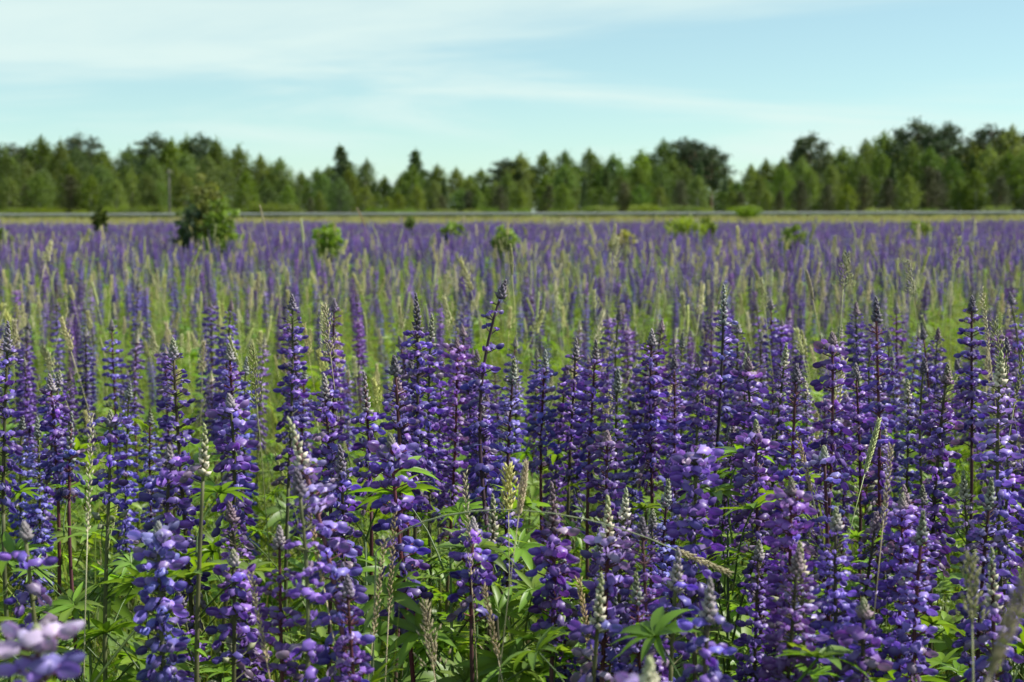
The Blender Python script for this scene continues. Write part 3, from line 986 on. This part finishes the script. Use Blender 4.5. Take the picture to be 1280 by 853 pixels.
def seed_head(mb, p0, d0, L, kind, col, r, big=1.0):
    """Grass flower head: 0 narrow cylinder of spikelets, 1 loose tufted panicle, 2 thin one-sided spike."""
    d0 = Vector(d0).normalized()
    n = {0: 110, 1: 84, 2: 54}[kind]
    side = d0.cross(Vector((0.2, 1, 0.1))).normalized(); side2 = d0.cross(side)
    lob = [r.uniform(0.25, 1.0) for _ in range(9)]
    for i in range(n):
        t = i / n
        a = i * 2.4
        c = Vector(p0) + d0 * (L * t)
        out_ = side * math.cos(a) + side2 * math.sin(a)
        if kind == 0: rr, sz = 0.0024 * math.sin(math.pi * (0.12 + 0.83 * t)), 0.0034
        elif kind == 1: rr, sz = 0.021 * (1 - 0.85 * t) * lob[int(t * 8)] * r.random() + 0.0015, 0.0040
        else: rr, sz = 0.0010 + 0.0018 * r.random() * lob[int(t * 8)], 0.0036
        M = frame(c + out_ * rr, d0 * 1.5 + out_ * 0.8, 0)
        mb.add(xf(OCTA_V * np.array((1.25, 0.55, 0.55)) * sz * big, M), OCTA_F, np.array(col) * r.uniform(0.7, 1.3))
        if kind == 1 and i % 4 == 0: tube(mb, [c - d0 * 0.004, c + out_ * rr], 0.0005, np.array(col) * 0.8, 3, False)


def stalk_parts(seed, H, kind, col, arc=0.06, head=0.07, big=1.0):
    r = random.Random(seed)
    a = r.uniform(0, 6.28)
    P_ = lambda t: Vector((arc * math.cos(a) * t ** 2.2, arc * math.sin(a) * t ** 2.2, H * t * (1 - 0.12 * min(1, arc / H) * t)))
    ts = [i / 9 for i in range(10)]
    s = MB(); g = np.array((0.12, 0.17, 0.05))
    tube(s, [P_(t) for t in ts], [0.0014 - 0.0008 * t for t in ts], np.array([g + (np.array(col) - g) * t ** 2 for t in ts]), 4)
    h = MB(); seed_head(h, P_(1.0) - (P_(1) - P_(0.97)).normalized() * head * 0.15, P_(1) - P_(0.97), head, kind, col, r, big)
    b = MB()
    for _ in range(2):
        t = r.uniform(0.15, 0.5); p = P_(t)
        k = MB(); blade(k, (0, 0), r.uniform(0, 6.28), r.uniform(0.14, 0.25), 0.0022, r.uniform(0.3, 0.9), (0.11, 0.17, 0.03))
        b.add(np.concatenate(k.v) + np.array(p), k.f, np.concatenate(k.c))
    return s, h, b


COLS = [(0.50, 0.49, 0.20), (0.43, 0.46, 0.17), (0.54, 0.50, 0.26), (0.40, 0.44, 0.17), (0.50, 0.45, 0.24), (0.46, 0.50, 0.22)]
STALKS = []
for i in range(9):
    s_, h_, b_ = stalk_parts(600 + i, 0.82, [0, 1, 2][i % 3], COLS[i % 6], 0.05 + 0.02 * (i % 4), 0.06 + 0.012 * (i % 3))
    STALKS.append((s_, h_, b_))


STALKS_F = [stalk_parts(640 + i, 0.84, [1, 0, 1, 2][i % 4], COLS[i % 6], 0.05 + 0.03 * (i % 4), 0.060 + 0.012 * (i % 3), 1.5) for i in range(9)]


def merge3(name, t):
    m = MB(); idx = []
    for k, b in enumerate(t):
        m.add(np.concatenate(b.v), b.f, np.concatenate(b.c)); idx += [k] * len(b.f)
    me = m.mesh(name, M_STEM); me.materials.append(M_STRAW); me.materials.append(M_GRASS)
    me.polygons.foreach_set('material_index', np.array(idx, np.int32))
    return me

pts, r = scatter(0.5, 60, lambda y: 55 if y < 3 else (36 if y < 8 else (22 if y < 16 else 4)), seed=41)
P, Q, S, I = [], [], [], []
for x, y in pts:
    P.append((x, y, ground_z(x, y))); Q.append((r.uniform(-.15, .15), r.uniform(-.15, .15), r.uniform(0, 6.28)))
    S.append(r.uniform(0.7, 1.25)); I.append(r.randrange(4))
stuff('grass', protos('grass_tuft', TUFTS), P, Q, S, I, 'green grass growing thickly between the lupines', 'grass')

pts, r = scatter(1.6, 60, lambda y: 4 if y < 2.6 else (46 if y < 11 else (12 if y < 18 else 2)), seed=43, cover=lambda x, y: min(1, max(0.15, 0.6 + 0.9 * nz(x, y, 0.3, 12.0))))
P, Q, S, I = [], [], [], []
for x, y in pts:
    P.append((x, y, ground_z(x, y))); Q.append((r.uniform(-.18, .18), r.uniform(-.18, .18), r.uniform(0, 6.28)))
    S.append((r.uniform(0.66, 0.95) if r.random() < 0.93 else r.uniform(0.95, 1.15)) if y > 3 else r.uniform(0.65, 0.95)); I.append(r.randrange(9))
stuff('flowering_grass', protos('grass_stalk', [merge3('grass_stalk', t) for t in STALKS_F]), P, Q, S, I,
      'olive and straw coloured grass seed heads mixed through the lupines', 'grass')

# dry meadow between the lupines and the road
DRY = [tuft_mesh(80 + i, 26, 0.40, 0.16, 0.88) for i in range(3)]
def meadow_cover(x, y):
    return min(1, max(0, (y - 48) / 8.0))
pts, r = scatter(40, 172, lambda y: 4.0 if y < 90 else 2.0, half=lambda y: 0.42 * y + 3, cover=lambda x, y: 0 if ROAD_Y + 0.3 < y < ROAD_Y + 8.6 else meadow_cover(x, y), seed=47)
P, Q, S, I = [], [], [], []
for x, y in pts:
    P.append((x, y, ground_z(x, y))); Q.append((0, 0, r.uniform(0, 6.28)))
    S.append(r.uniform(0.7, 1.5)); I.append(r.randrange(3))
stuff('dry_grass', protos('dry_tuft', DRY), P, Q, S, I, 'straw coloured dry grass along the far edge of the field', 'grass')

# single stalks that stand out
G_STALK = 'grass stalks sticking out of the lupines'
def stalk(px, py, d, kind, col, arc, head, label, seed, rz=None, name='grass_stalk'):
    c = at(px, py, d)
    s_, h_, b_ = stalk_parts(seed, c.z, kind, col, arc, head)
    r = random.Random(seed); a = r.uniform(0, 6.28)
    rz = -a if rz is None else rz - a
    off = Vector((arc * math.cos(rz + a), arc * math.sin(rz + a), 0))
    t = tag(empty(name, (c.x - off.x, d - off.y, 0), rz), label, 'grass', G_STALK)
    obj('stem', s_.mesh('stem', M_STEM), t); obj('seed_head', h_.mesh('seed_head', M_STRAW), t); obj('blade', b_.mesh('blade', M_GRASS), t)

TAN, OLV = (0.42, 0.34, 0.20), (0.33, 0.34, 0.15)
ST = [
    (640, 335, 2.6, 0, OLV, .03, .055, 'upright olive grass head just above the tallest lupine'),
    (412, 430, 1.9, 1, TAN, .05, .07, 'fuzzy tan grass panicle over violet lupine'),
    (1055, 350, 2.4, 1, OLV, .03, .06, 'plump green-grey grass panicle above blunt-topped lupine'),
    (1140, 355, 2.4, 1, OLV, .08, .06, 'nodding clustered grass panicle above long deep purple spike'),
    (1015, 360, 2.5, 0, TAN, .10, .05, 'slanted straw-coloured grass head above the purple spikes'),
    (650, 625, 1.3, 0, TAN, .05, .05, 'brownish grass head tilted above the stubby violet lupine'),
    (487, 745, 1.35, 2, TAN, .02, .10, 'dry whitish grass spike in front of red-stemmed lupine'),
    (468, 775, 1.3, 2, TAN, .04, .10, 'second dry whitish grass spike close to red-stemmed lupine'),
    (588, 700, 1.4, 2, TAN, .02, .11, 'tan grass spike running up through the stubby lupine'),
    (400, 700, 1.25, 2, TAN, .06, .09, 'pale bent grass stalk crossing the lavender lupine'),
    (1105, 640, 1.3, 2, TAN, .03, .08, 'thin buff grass spike beside reddish purple lupine'),
    (1012, 590, 1.5, 2, TAN, .10, .06, 'pale arching grass stalk over steel-blue lupine'),
    (1215, 760, 1.0, 1, OLV, .02, .05, 'greenish lumpy grass head beside the low grey-budded lupine'),
    (1250, 775, 0.62, 0, TAN, .12, .07, 'thick tan grass head slanting over low grey-budded lupine'),
    (110, 640, 1.4, 2, (0.5, 0.46, 0.28), .02, .12, 'pale beaded grass spike against green leaf tuft'),
    (320, 490, 1.9, 1, OLV, .03, .08, 'yellow-green grass panicle beside the violet lupine over a leafy hollow'),
    (1195, 320, 3.2, 1, OLV, .06, .06, 'tall grass panicle with hanging clusters against far purple'),
    (330, 275, 4.5, 0, TAN, .10, .07, 'curved yellowish grass head reaching up to the far field edge'),
    (455, 270, 5.0, 0, TAN, .22, .07, 'long bowed grass stem silhouetted against the far field'),
    (820, 375, 2.6, 2, OLV, .05, .08, 'thin olive grass spike over broad bushy lupine'),
    (955, 375, 2.8, 1, OLV, .06, .06, 'loose olive grass panicle among the mid-field spikes'),
    (1235, 420, 2.0, 2, TAN, .06, .09, 'straw grass spike in the grassy patch by the violet lupines'),
    (1255, 450, 1.9, 1, OLV, .09, .08, 'bent olive panicle in the grassy patch by the violet lupines'),
    (1270, 490, 1.8, 2, OLV, .05, .09, 'slim green grass spike in the grassy patch by the violet lupines'),
    (330, 800, 1.2, 2, TAN, .05, .08, 'short dry grass spike at the foot of pod-bearing lupine'),
    (620, 800, 1.25, 2, TAN, .06, .07, 'buff grass spike among leaves below stubby lupine'),
    (540, 815, 1.25, 1, TAN, .04, .06, 'dry tan panicle in the tangle below red-stemmed lupine'),
    (735, 790, 1.3, 2, TAN, .05, .07, 'pale dry spike between column lupine and whitish buds'),
]
for i, (px, py, d, k, c, arc, hd, lab) in enumerate(ST):
    stalk(px, py, d, k, c, arc, hd, lab, 700 + i, rz=random.Random(i).choice([0.2, 2.9, -0.3, 3.4]))

# one long arching stem across the middle
t = tag(empty('arching_grass', (-0.10, 1.36, 0)), 'long thin grass stem arching sideways across three lupines', 'grass', G_STALK)
p0, p1, p2, p3 = [at(*q) - Vector((-0.10, 1.36, 0)) for q in ((470, 690, 1.36), (530, 622, 1.34), (700, 618, 1.3), (850, 690, 1.27))]
pl = [(0, 0, 0), (p0.x - 0.01, p0.y, p0.z * 0.6)]
for i in range(13):
    u = i / 12
    pl.append(tuple(p0 * (1 - u) ** 3 + p1 * 3 * u * (1 - u) ** 2 + p2 * 3 * u * u * (1 - u) + p3 * u ** 3))
mb = MB(); tube(mb, pl, [0.0009] * 8 + [0.0006] * 7, (0.22, 0.25, 0.12), 5); obj('stem', mb.mesh('stem', M_STEM), t)
mb = MB(); seed_head(mb, pl[-1], Vector(pl[-1]) - Vector(pl[-2]), 0.05, 2, TAN, random.Random(3)); obj('seed_head', mb.mesh('seed_head', M_STRAW), t)

# ------------------------------------------------------------------ trees
def cards(mb, c, n, sd, size, col, r, flat=0.0, vary=0.25):
    """n leaf-clump faces spread round centre c."""
    P_ = r.normal(0, 1, (n, 3)) * sd + c
    u = r.normal(0, 1, (n, 3)); u[:, 2] *= (1 - flat); u /= np.linalg.norm(u, axis=1)[:, None]
    v = np.cross(u, r.normal(0, 1, (n, 3))); v /= np.linalg.norm(v, axis=1)[:, None]
    s = (size * r.uniform(0.6, 1.35, n))[:, None]
    w_ = np.cross(u, v)
    A = P_ - u * s; B = P_ + v * s * 0.55 + w_ * s * 0.15; C_ = P_ + u * s; D = P_ - v * s * 0.55 + w_ * s * 0.15
    V = np.stack([A, B, C_, D], 1).reshape(-1, 3)
    F = [(4 * i, 4 * i + 1, 4 * i + 2, 4 * i + 3) for i in range(n)]
    cc = np.repeat(np.clip(col * r.uniform(1 - vary, 1 + vary, (n, 1)), 0, 1), 4, 0)
    mb.add(V, F, cc)


GREEN = {'birch': np.array((0.140, 0.195, 0.030)), 'aspen': np.array((0.105, 0.165, 0.032)), 'pine': np.array((0.066, 0.092, 0.044)),
         'spruce': np.array((0.085, 0.130, 0.040)), 'young_pine': np.array((0.092, 0.098, 0.045)), 'shrub': np.array((0.150, 0.215, 0.025))}


def tree_meshes(kind, seed):
    """A 10 m tree (shrub: 2 m): (trunk with limbs, crown)."""
    r = np.random.RandomState(seed)
    tr, cr_ = MB(), MB()
    H = 2.0 if kind == 'shrub' else 10.0
    col = GREEN[kind]
    bark = {'birch': (0.30, 0.29, 0.26), 'aspen': (0.14, 0.15, 0.11), 'pine': (0.20, 0.10, 0.055), 'spruce': (0.075, 0.055, 0.045),
            'young_pine': (0.15, 0.09, 0.06), 'shrub': (0.10, 0.08, 0.05)}[kind]
    lean = r.normal(0, 0.25, 2)
    top = lambda z: np.array((lean[0] * (z / H) ** 2 * (H / 10), lean[1] * (z / H) ** 2 * (H / 10), z))
    zs = np.linspace(0, H * 0.97, 9)
    tube(tr, [tuple(top(z)) for z in zs], [0.016 * H * (1 - 0.93 * z / H) for z in zs], bark, 7)
    if kind in ('birch', 'aspen'):
        R0 = 2.1 if kind == 'birch' else 2.7
        nb = 46
        for i in range(nb):
            t = 0.10 + 0.88 * (i + r.rand()) / nb
            env = R0 * (math.sin(math.pi * min(1, t * 0.92 + 0.10)) ** 0.75) * (1.02 - 0.10 * t)
            a = i * 2.4 + r.uniform(-.6, .6)
            L = env * r.uniform(0.62, 1.18)
            b0 = top(H * t * 0.90); tip = b0 + np.array((math.cos(a) * L, math.sin(a) * L, 0.35 * L + 0.04 * H * t))
            tube(tr, [tuple(b0), tuple((b0 + tip) / 2 + np.array((0, 0, 0.12))), tuple(tip)], [0.045, 0.03, 0.01], bark, 4, False)
            for f in np.linspace(0.45, 1.05, 4):
                c = b0 + (tip - b0) * f + r.normal(0, 0.14, 3) - np.array((0, 0, 0.10 * f if kind == 'birch' else 0))
                cards(cr_, c, 30, np.array((0.28, 0.28, 0.34)) * r.uniform(0.7, 1.3), 0.13, col * r.uniform(0.82, 1.2), r)
        for q in range(6):
            cards(cr_, top(H * (0.88 + 0.022 * q)), 26, np.array((0.30 - 0.04 * q, 0.30 - 0.04 * q, 0.2)), 0.12, col * r.uniform(0.9, 1.2), r)
    elif kind == 'pine':
        nb = 34
        for i in range(nb):
            t = 0.42 + 0.56 * (i + r.rand()) / nb
            env = 2.3 * math.sin(math.pi * min(1, 0.22 + 0.74 * (t - 0.42) / 0.58)) ** 0.7
            a = i * 2.4 + r.uniform(-.7, .7); L = env * r.uniform(0.5, 1.2)
            b0 = top(H * t * 0.94); tip = b0 + np.array((math.cos(a) * L, math.sin(a) * L, 0.30 * L))
            tube(tr, [tuple(b0), tuple((b0 + tip) / 2), tuple(tip)], [0.06, 0.045, 0.015], bark, 4, False)
            for f in (0.55, 0.8, 1.0):
                c = b0 + (tip - b0) * f + r.normal(0, 0.10, 3)
                cards(cr_, c, 46, np.array((0.34, 0.34, 0.17)) * r.uniform(0.75, 1.25), 0.13, col * r.uniform(0.8, 1.25), r)
        cards(cr_, top(H * 0.98), 60, np.array((0.3, 0.3, 0.22)), 0.12, col, r)
    elif kind == 'spruce':
        nb = 96
        for i in range(nb):
            t = 0.06 + 0.92 * (i + r.rand()) / nb
            env = 1.75 * (1 - t) ** 0.82 + 0.06
            a = i * 2.4 + r.uniform(-.5, .5); L = env * r.uniform(0.40, 1.25)
            b0 = top(H * t); tip = b0 + np.array((math.cos(a) * L, math.sin(a) * L, -0.22 * L))
            tube(tr, [tuple(b0), tuple(tip)], [0.03, 0.008], bark, 3, False)
            for f in (0.35, 0.6, 0.82, 1.0):
                cards(cr_, b0 + (tip - b0) * f, 15, np.array((0.17, 0.17, 0.11)) * (0.5 + 0.5 * env), 0.12, col * r.uniform(0.8, 1.25), r)
        cards(cr_, top(H * 0.985), 24, np.array((0.05, 0.05, 0.22)), 0.09, col, r)
    elif kind == 'young_pine':
        nb = 52
        for i in range(nb):
            t = 0.08 + 0.88 * (i + r.rand()) / nb
            env = 2.3 * (1 - t) ** 0.55
            a = i * 2.4 + r.uniform(-.5, .5); L = env * r.uniform(0.6, 1.15)
            b0 = top(H * t * 0.96); tip = b0 + np.array((math.cos(a) * L, math.sin(a) * L, 0.35 * L))
            tube(tr, [tuple(b0), tuple(tip)], [0.04, 0.012], bark, 4, False)
            for f in (0.4, 0.7, 1.0):
                cards(cr_, b0 + (tip - b0) * f + r.normal(0, .08, 3), 30, np.array((0.26, 0.26, 0.22)) * r.uniform(0.8, 1.2), 0.12, col * r.uniform(0.8, 1.2), r)
    else:
        for i in range(38):
            a = i * 2.4 + r.uniform(-.5, .5); L = 1.1 * r.uniform(0.45, 1.1); z = H * r.uniform(0.3, 0.98) * (1.05 - 0.35 * L)
            tip = np.array((math.cos(a) * L, math.sin(a) * L, z))
            tube(tr, [(0, 0, 0.02), tuple(tip * np.array((0.45, 0.45, 0.6))), tuple(tip)], [0.022, 0.014, 0.005], bark, 4, False)
            for f in (0.6, 0.8, 1.0):
                cards(cr_, tip * np.array((f, f, 0.25 + 0.75 * f)), 34, np.array((0.16, 0.16, 0.16)), 0.055, col * r.uniform(0.8, 1.2), r)
    m = M_NEEDLE if kind in ('pine', 'spruce', 'young_pine') else M_TREE
    return tr.mesh('trunk', M_BARK), cr_.mesh('crown', m, False)


TREES = {k: [tree_meshes(k, 10 * j + len(k)) for j in range(n)] for k, n in
         (('birch', 5), ('aspen', 4), ('pine', 4), ('spruce', 3), ('young_pine', 3), ('shrub', 3))}
trg = random.Random(8)
GROUPS = {'birch': 'birches in the wood edge', 'aspen': 'broad trees in the wood edge', 'pine': 'pines in the wood', 'spruce': 'spruces in the wood',
          'young_pine': 'young pines along the wood edge', 'shrub': 'bright shrubs along the wood edge'}


def tree(kind, px, ytop, d, label, name=None, wide=1.0, group=None, variant=None):
    tip = at(px, ytop, d)
    z0 = ground_z(tip.x, d) - 0.05
    h = tip.z - z0
    s = h / (2.0 if kind == 'shrub' else 10.0)
    t = empty(name or {'birch': 'birch_tree', 'aspen': 'broadleaf_tree', 'pine': 'pine_tree', 'spruce': 'spruce_tree', 'young_pine': 'young_pine_tree', 'shrub': 'shrub'}[kind],
              (tip.x, d, z0), trg.uniform(0, 6.28))
    t.scale = (s * wide, s * wide, s)
    tag(t, label, 'shrub' if kind == 'shrub' else 'tree', group or GROUPS[kind])
    a, b = TREES[kind][trg.randrange(len(TREES[kind])) if variant is None else variant]
    obj('trunk', a, t); obj('crown', b, t)
    return t


SIL = [(-170, 178, 'aspen'), (-135, 172, 'birch'), (-100, 180, 'aspen'), (-65, 175, 'pine'), (-35, 172, 'birch'),
       (-8, 174, 'aspen'), (18, 180, 'pine'), (50, 172, 'aspen'), (75, 178, 'birch'), (100, 167, 'pine'), (128, 187, 'birch'), (160, 184, 'aspen'), (192, 167, 'pine'),
       (215, 175, 'birch'), (232, 172, 'birch'), (250, 168, 'pine'), (270, 175, 'birch'), (298, 182, 'birch'), (325, 194, 'birch'), (350, 198, 'birch'),
       (376, 214, 'birch'), (396, 211, 'aspen'), (432, 182, 'spruce'), (455, 200, 'birch'), (480, 220, 'birch'), (500, 222, 'birch'),
       (520, 187, 'spruce'), (547, 206, 'birch'), (571, 210, 'birch'), (605, 212, 'aspen'), (630, 198, 'pine'), (652, 192, 'birch'),
       (680, 190, 'birch'), (706, 189, 'aspen'), (740, 187, 'birch'), (768, 193, 'aspen'), (800, 188, 'birch'), (830, 176, 'aspen'), (852, 172, 'pine'),
       (872, 175, 'pine'), (890, 184, 'pine'), (914, 222, 'birch'), (937, 206, 'birch'), (957, 200, 'birch'), (975, 198, 'birch'), (996, 172, 'spruce'), (1012, 167, 'pine'),
       (1032, 190, 'birch'), (1055, 184, 'birch'), (1080, 175, 'aspen'), (1103, 166, 'aspen'), (1122, 164, 'birch'), (1150, 149, 'pine'),
       (1186, 152, 'pine'), (1214, 176, 'birch'), (1240, 156, 'pine'), (1262, 158, 'birch'), (1284, 164, 'pine'), (1310, 168, 'aspen'), (1345, 160, 'birch'), (1380, 165, 'pine'), (1420, 170, 'aspen')]
SPECIAL = {432: 'tall pointed spruce rising alone over the low stretch of the wood', 520: 'slim pointed spruce beside the dip in the wood',
           872: 'dark round-headed pine above the lighter trees next to the gap', 852: 'dark flat-topped pine at the shoulder of the wood',
           1012: 'spindly pine behind a small dark spruce top', 996: 'small dark spruce top in front of spindly pine',
           1150: 'tallest ragged pine with side tuft over the wood', 1186: 'thin see-through pine beside the tallest ragged one',
           1240: 'rounded dark pine rising over broad green trees', 914: 'short light birch standing in the gap of the skyline'}
LAB_T = {'birch': 'light green birch with narrow drooping crown in the wood edge', 'aspen': 'mid green broad-crowned tree in the wood edge',
         'pine': 'dark green pine with crown on upper trunk in the wood', 'spruce': 'dark conical spruce in the wood',
         'young_pine': 'greyish olive young pine at the foot of the wood', 'shrub': 'yellow-green shrub at the foot of the wood'}


def sil(px):
    for (a, b) in zip(SIL, SIL[1:]):
        if a[0] <= px <= b[0]:
            return a[1] + (b[1] - a[1]) * (px - a[0]) / (b[0] - a[0])
    return 175


for (px, yt, k) in SIL:
    d = trg.uniform(196, 212)
    wide = {'pine': 1.15, 'spruce': 1.5, 'birch': 1.2, 'aspen': 1.15}[k] * trg.uniform(0.9, 1.15)
    if px == 1186: wide = 0.9
    if px in (432, 520): wide = 1.95
    tree(k, px, yt, d, SPECIAL.get(px, LAB_T[k]), wide=wide, group=None)
# behind: the wood goes on
for px in range(-190, 1460, 19):
    k = trg.choice(['aspen', 'pine', 'aspen', 'aspen'])
    tree(k, px + trg.uniform(-8, 8), sil(px) + trg.uniform(8, 22), trg.uniform(216, 236), {'aspen': 'broad tree half hidden behind the wood edge', 'pine': 'pine half hidden behind the wood edge', 'spruce': 'spruce half hidden behind the wood edge'}[k],
         wide=1.3, group='trees deeper in the wood')
# middle rank and front rank
for px in range(-180, 1450, 20):
    s_ = sil(px)
    k = trg.choice(['birch', 'birch', 'aspen', 'birch', 'aspen', 'spruce'])
    tree(k, px + trg.uniform(-9, 9), s_ + (266 - s_) * trg.uniform(0.18, 0.42), trg.uniform(180, 192),
         {'birch': 'shorter light birch before the taller wood', 'aspen': 'shorter broad tree before the taller wood', 'spruce': 'shorter spruce before the taller wood'}[k], wide=1.1, group='middle rank of the wood edge')
for px in range(-170, 1440, 25):
    s_ = sil(px)
    k = trg.choice(['birch', 'young_pine', 'birch', 'aspen']) if px < 930 else trg.choice(['young_pine', 'young_pine', 'young_pine', 'birch'])
    tree(k, px + trg.uniform(-10, 10), s_ + (266 - s_) * trg.uniform(0.45, 0.66), trg.uniform(168, 176),
         {'birch': 'low light green birch at the foot of the wood', 'aspen': 'low broad tree at the foot of the wood', 'young_pine': LAB_T['young_pine']}[k], wide=1.35, group='low front rank of the wood edge')
for px, yt in [(575, 236), (590, 233), (604, 230), (618, 234), (470, 240), (905, 240), (921, 238)]:
    tree('aspen', px, yt, trg.uniform(176, 179), 'low broad tree at the foot of the wood', wide=1.5, group='low front rank of the wood edge')
for px, yt in [(60, 255), (100, 258), (145, 252), (192, 252), (165, 256), (218, 255), (300, 258), (330, 246), (352, 250), (318, 257), (470, 255), (505, 257), (560, 257), (590, 258), (610, 254), (700, 257), (722, 258),
               (740, 253), (755, 252), (800, 250), (812, 251), (835, 253), (852, 252), (866, 254), (880, 255), (934, 252), (925, 254), (1245, 252), (1100, 256), (20, 255), (540, 258), (650, 256), (985, 257), (1160, 257)]:
    tree('shrub', px, yt, trg.uniform(163, 166), LAB_T['shrub'], wide=trg.uniform(1.2, 1.9))

# ------------------------------------------------------------------ saplings and bushes out in the field
def bush(name, px, ytop, d, width, col, n, leaf, label, seed, cat='bush', shape_=1.0, dome=False):
    r = np.random.RandomState(seed)
    tip = at(px, ytop, d); H = tip.z
    t = tag(empty(name, (tip.x, d, ground_z(tip.x, d) - 0.02)), label, cat)
    tr, cr_ = MB(), MB()
    nb = max(10, n // 110)
    col = np.array(col)
    for i in range(nb):
        a = i * 2.4 + r.uniform(-.5, .5)
        f = (i + 0.5) / nb
        z = H * (0.22 + 0.78 * f) * r.uniform(0.88, 1.02)
        L = width * 0.5 * (math.sin(math.pi * min(1, (0.30 + 0.68 * f ** shape_))) ** 0.7) * r.uniform(0.5, 1.1)
        if dome:
            q_ = math.sqrt(f); L = width * 0.5 * q_ * r.uniform(0.85, 1.05); z = H * (1.0 - 0.16 * q_ ** 2) * r.uniform(0.86, 1.0)
        end = np.array((math.cos(a) * L, math.sin(a) * L, z))
        tube(tr, [(0, 0, 0), tuple(end * np.array((0.35, 0.35, 0.55))), tuple(end)], [0.012, 0.008, 0.002], (0.11, 0.09, 0.06), 5, False)
        for q in (0.6, 0.8, 1.0):
            c = end * np.array((q, q, 0.3 + 0.7 * q))
            cards(cr_, c, n // (3 * nb), np.array((0.11, 0.11, 0.09)) * (max(width, 0.35) if dome else width) * 0.55, leaf, col * r.uniform(0.75, 1.25), r)
    obj('trunk', tr.mesh('trunk', M_BARK), t); obj('crown', cr_.mesh('crown', M_TREE, False), t)

bush('sapling', 257, 213, 20.0, 0.72, (0.200, 0.215, 0.045), 2600, 0.034, 'tall olive-tinted sapling rising from two bushes in the field', 1, 'sapling', 0.8)
bush('willow_bush', 238, 250, 19.8, 0.55, (0.060, 0.105, 0.060), 2800, 0.030, 'dark bluish-green bush on one side of the olive sapling', 2)
bush('broadleaf_bush', 275, 248, 19.6, 0.62, (0.230, 0.340, 0.032), 3000, 0.034, 'bright green bush on the other side of the olive sapling', 3)
bush('willow_bush', 233, 232, 20.3, 0.36, (0.16, 0.20, 0.08), 900, 0.032, 'pale silvery-green shoot leaning out of the sapling thicket', 4)
for i, (px, yt, d, wd, c, lab) in enumerate(BUSH):
    bush('field_bush', px, yt, d, wd * (1.15 if d < 60 else 1), c, 1700, 0.022 * (0.8 + d / 40), lab, 30 + i, dome=True)

bush('pale_grass_clump', 706, 273, 40, 1.1, (0.52, 0.50, 0.42), 900, 0.03, 'whitish patch of pale dry grass low in the far purple band', 70, 'grass', dome=True)

# ------------------------------------------------------------------ guard rail and pole
rail = tag(empty('guard_rail', (0, ROAD_Y, 0)), 'pale steel guard rail along the road before the wood', 'guard rail')
prof = [(0.0, 0.44), (-0.03, 0.47), (-0.08, 0.50), (-0.08, 0.54), (-0.03, 0.58), (-0.03, 0.61), (-0.08, 0.65), (-0.08, 0.69), (-0.03, 0.73), (0.0, 0.75)]
bank = lambda x: 0.32 + 0.0022 * x
me_beam = None
for k in range(-32, 33):
    x0 = k * 4.0
    mb = MB()
    V = []
    for j, x in enumerate((0.0, 4.02)):
        for off in (0, 0.004):
            for (yy, zz_) in prof: V.append((x, yy + off, zz_ + 0.0022 * x))
    n = len(prof); F = []
    for i in range(n - 1):
        F.append((i, i + 1, 2 * n + i + 1, 2 * n + i)); F.append((n + i + 1, n + i, 3 * n + i, 3 * n + i + 1))
    if me_beam is None:
        mb.add(V, F, (0.5, 0.5, 0.5)); me_beam = mb.mesh('beam', M_RAIL, False)
        mb = MB()
        bx = [(-.04, .0, -.3), (.04, .0, -.3), (.04, .1, -.3), (-.04, .1, -.3), (-.04, .0, .72), (.04, .0, .72), (.04, .1, .72), (-.04, .1, .72)]
        mb.add(bx, [(0, 1, 5, 4), (1, 2, 6, 5), (2, 3, 7, 6), (3, 0, 4, 7), (4, 5, 6, 7)], (0.5, 0.5, 0.5)); me_post = mb.mesh('post', M_RAIL, False)
    o = obj('beam', me_beam, rail); o.location = (x0, 0, bank(x0))
    o = obj('post', me_post, rail); o.location = (x0 + 0.1, 0.005, bank(x0))

c = at(211, 214, 160)
pole = tag(empty('utility_pole', (c.x, 160, ground_z(c.x, 160))), 'thin grey wooden pole standing before the wood', 'pole')
mb = MB(); tube(mb, [(0, 0, -0.2), (0, 0, c.z * 0.5), (0, 0, c.z)], [0.11, 0.10, 0.085], (0.09, 0.085, 0.08), 10); obj('shaft', mb.mesh('shaft', M_BARK), pole)
mb = MB(); tube(mb, [(-0.5, 0.0, c.z - 0.35), (0.5, 0.0, c.z - 0.35)], 0.05, (0.22, 0.2, 0.17), 6); obj('crossarm', mb.mesh('crossarm', M_BARK), pole)
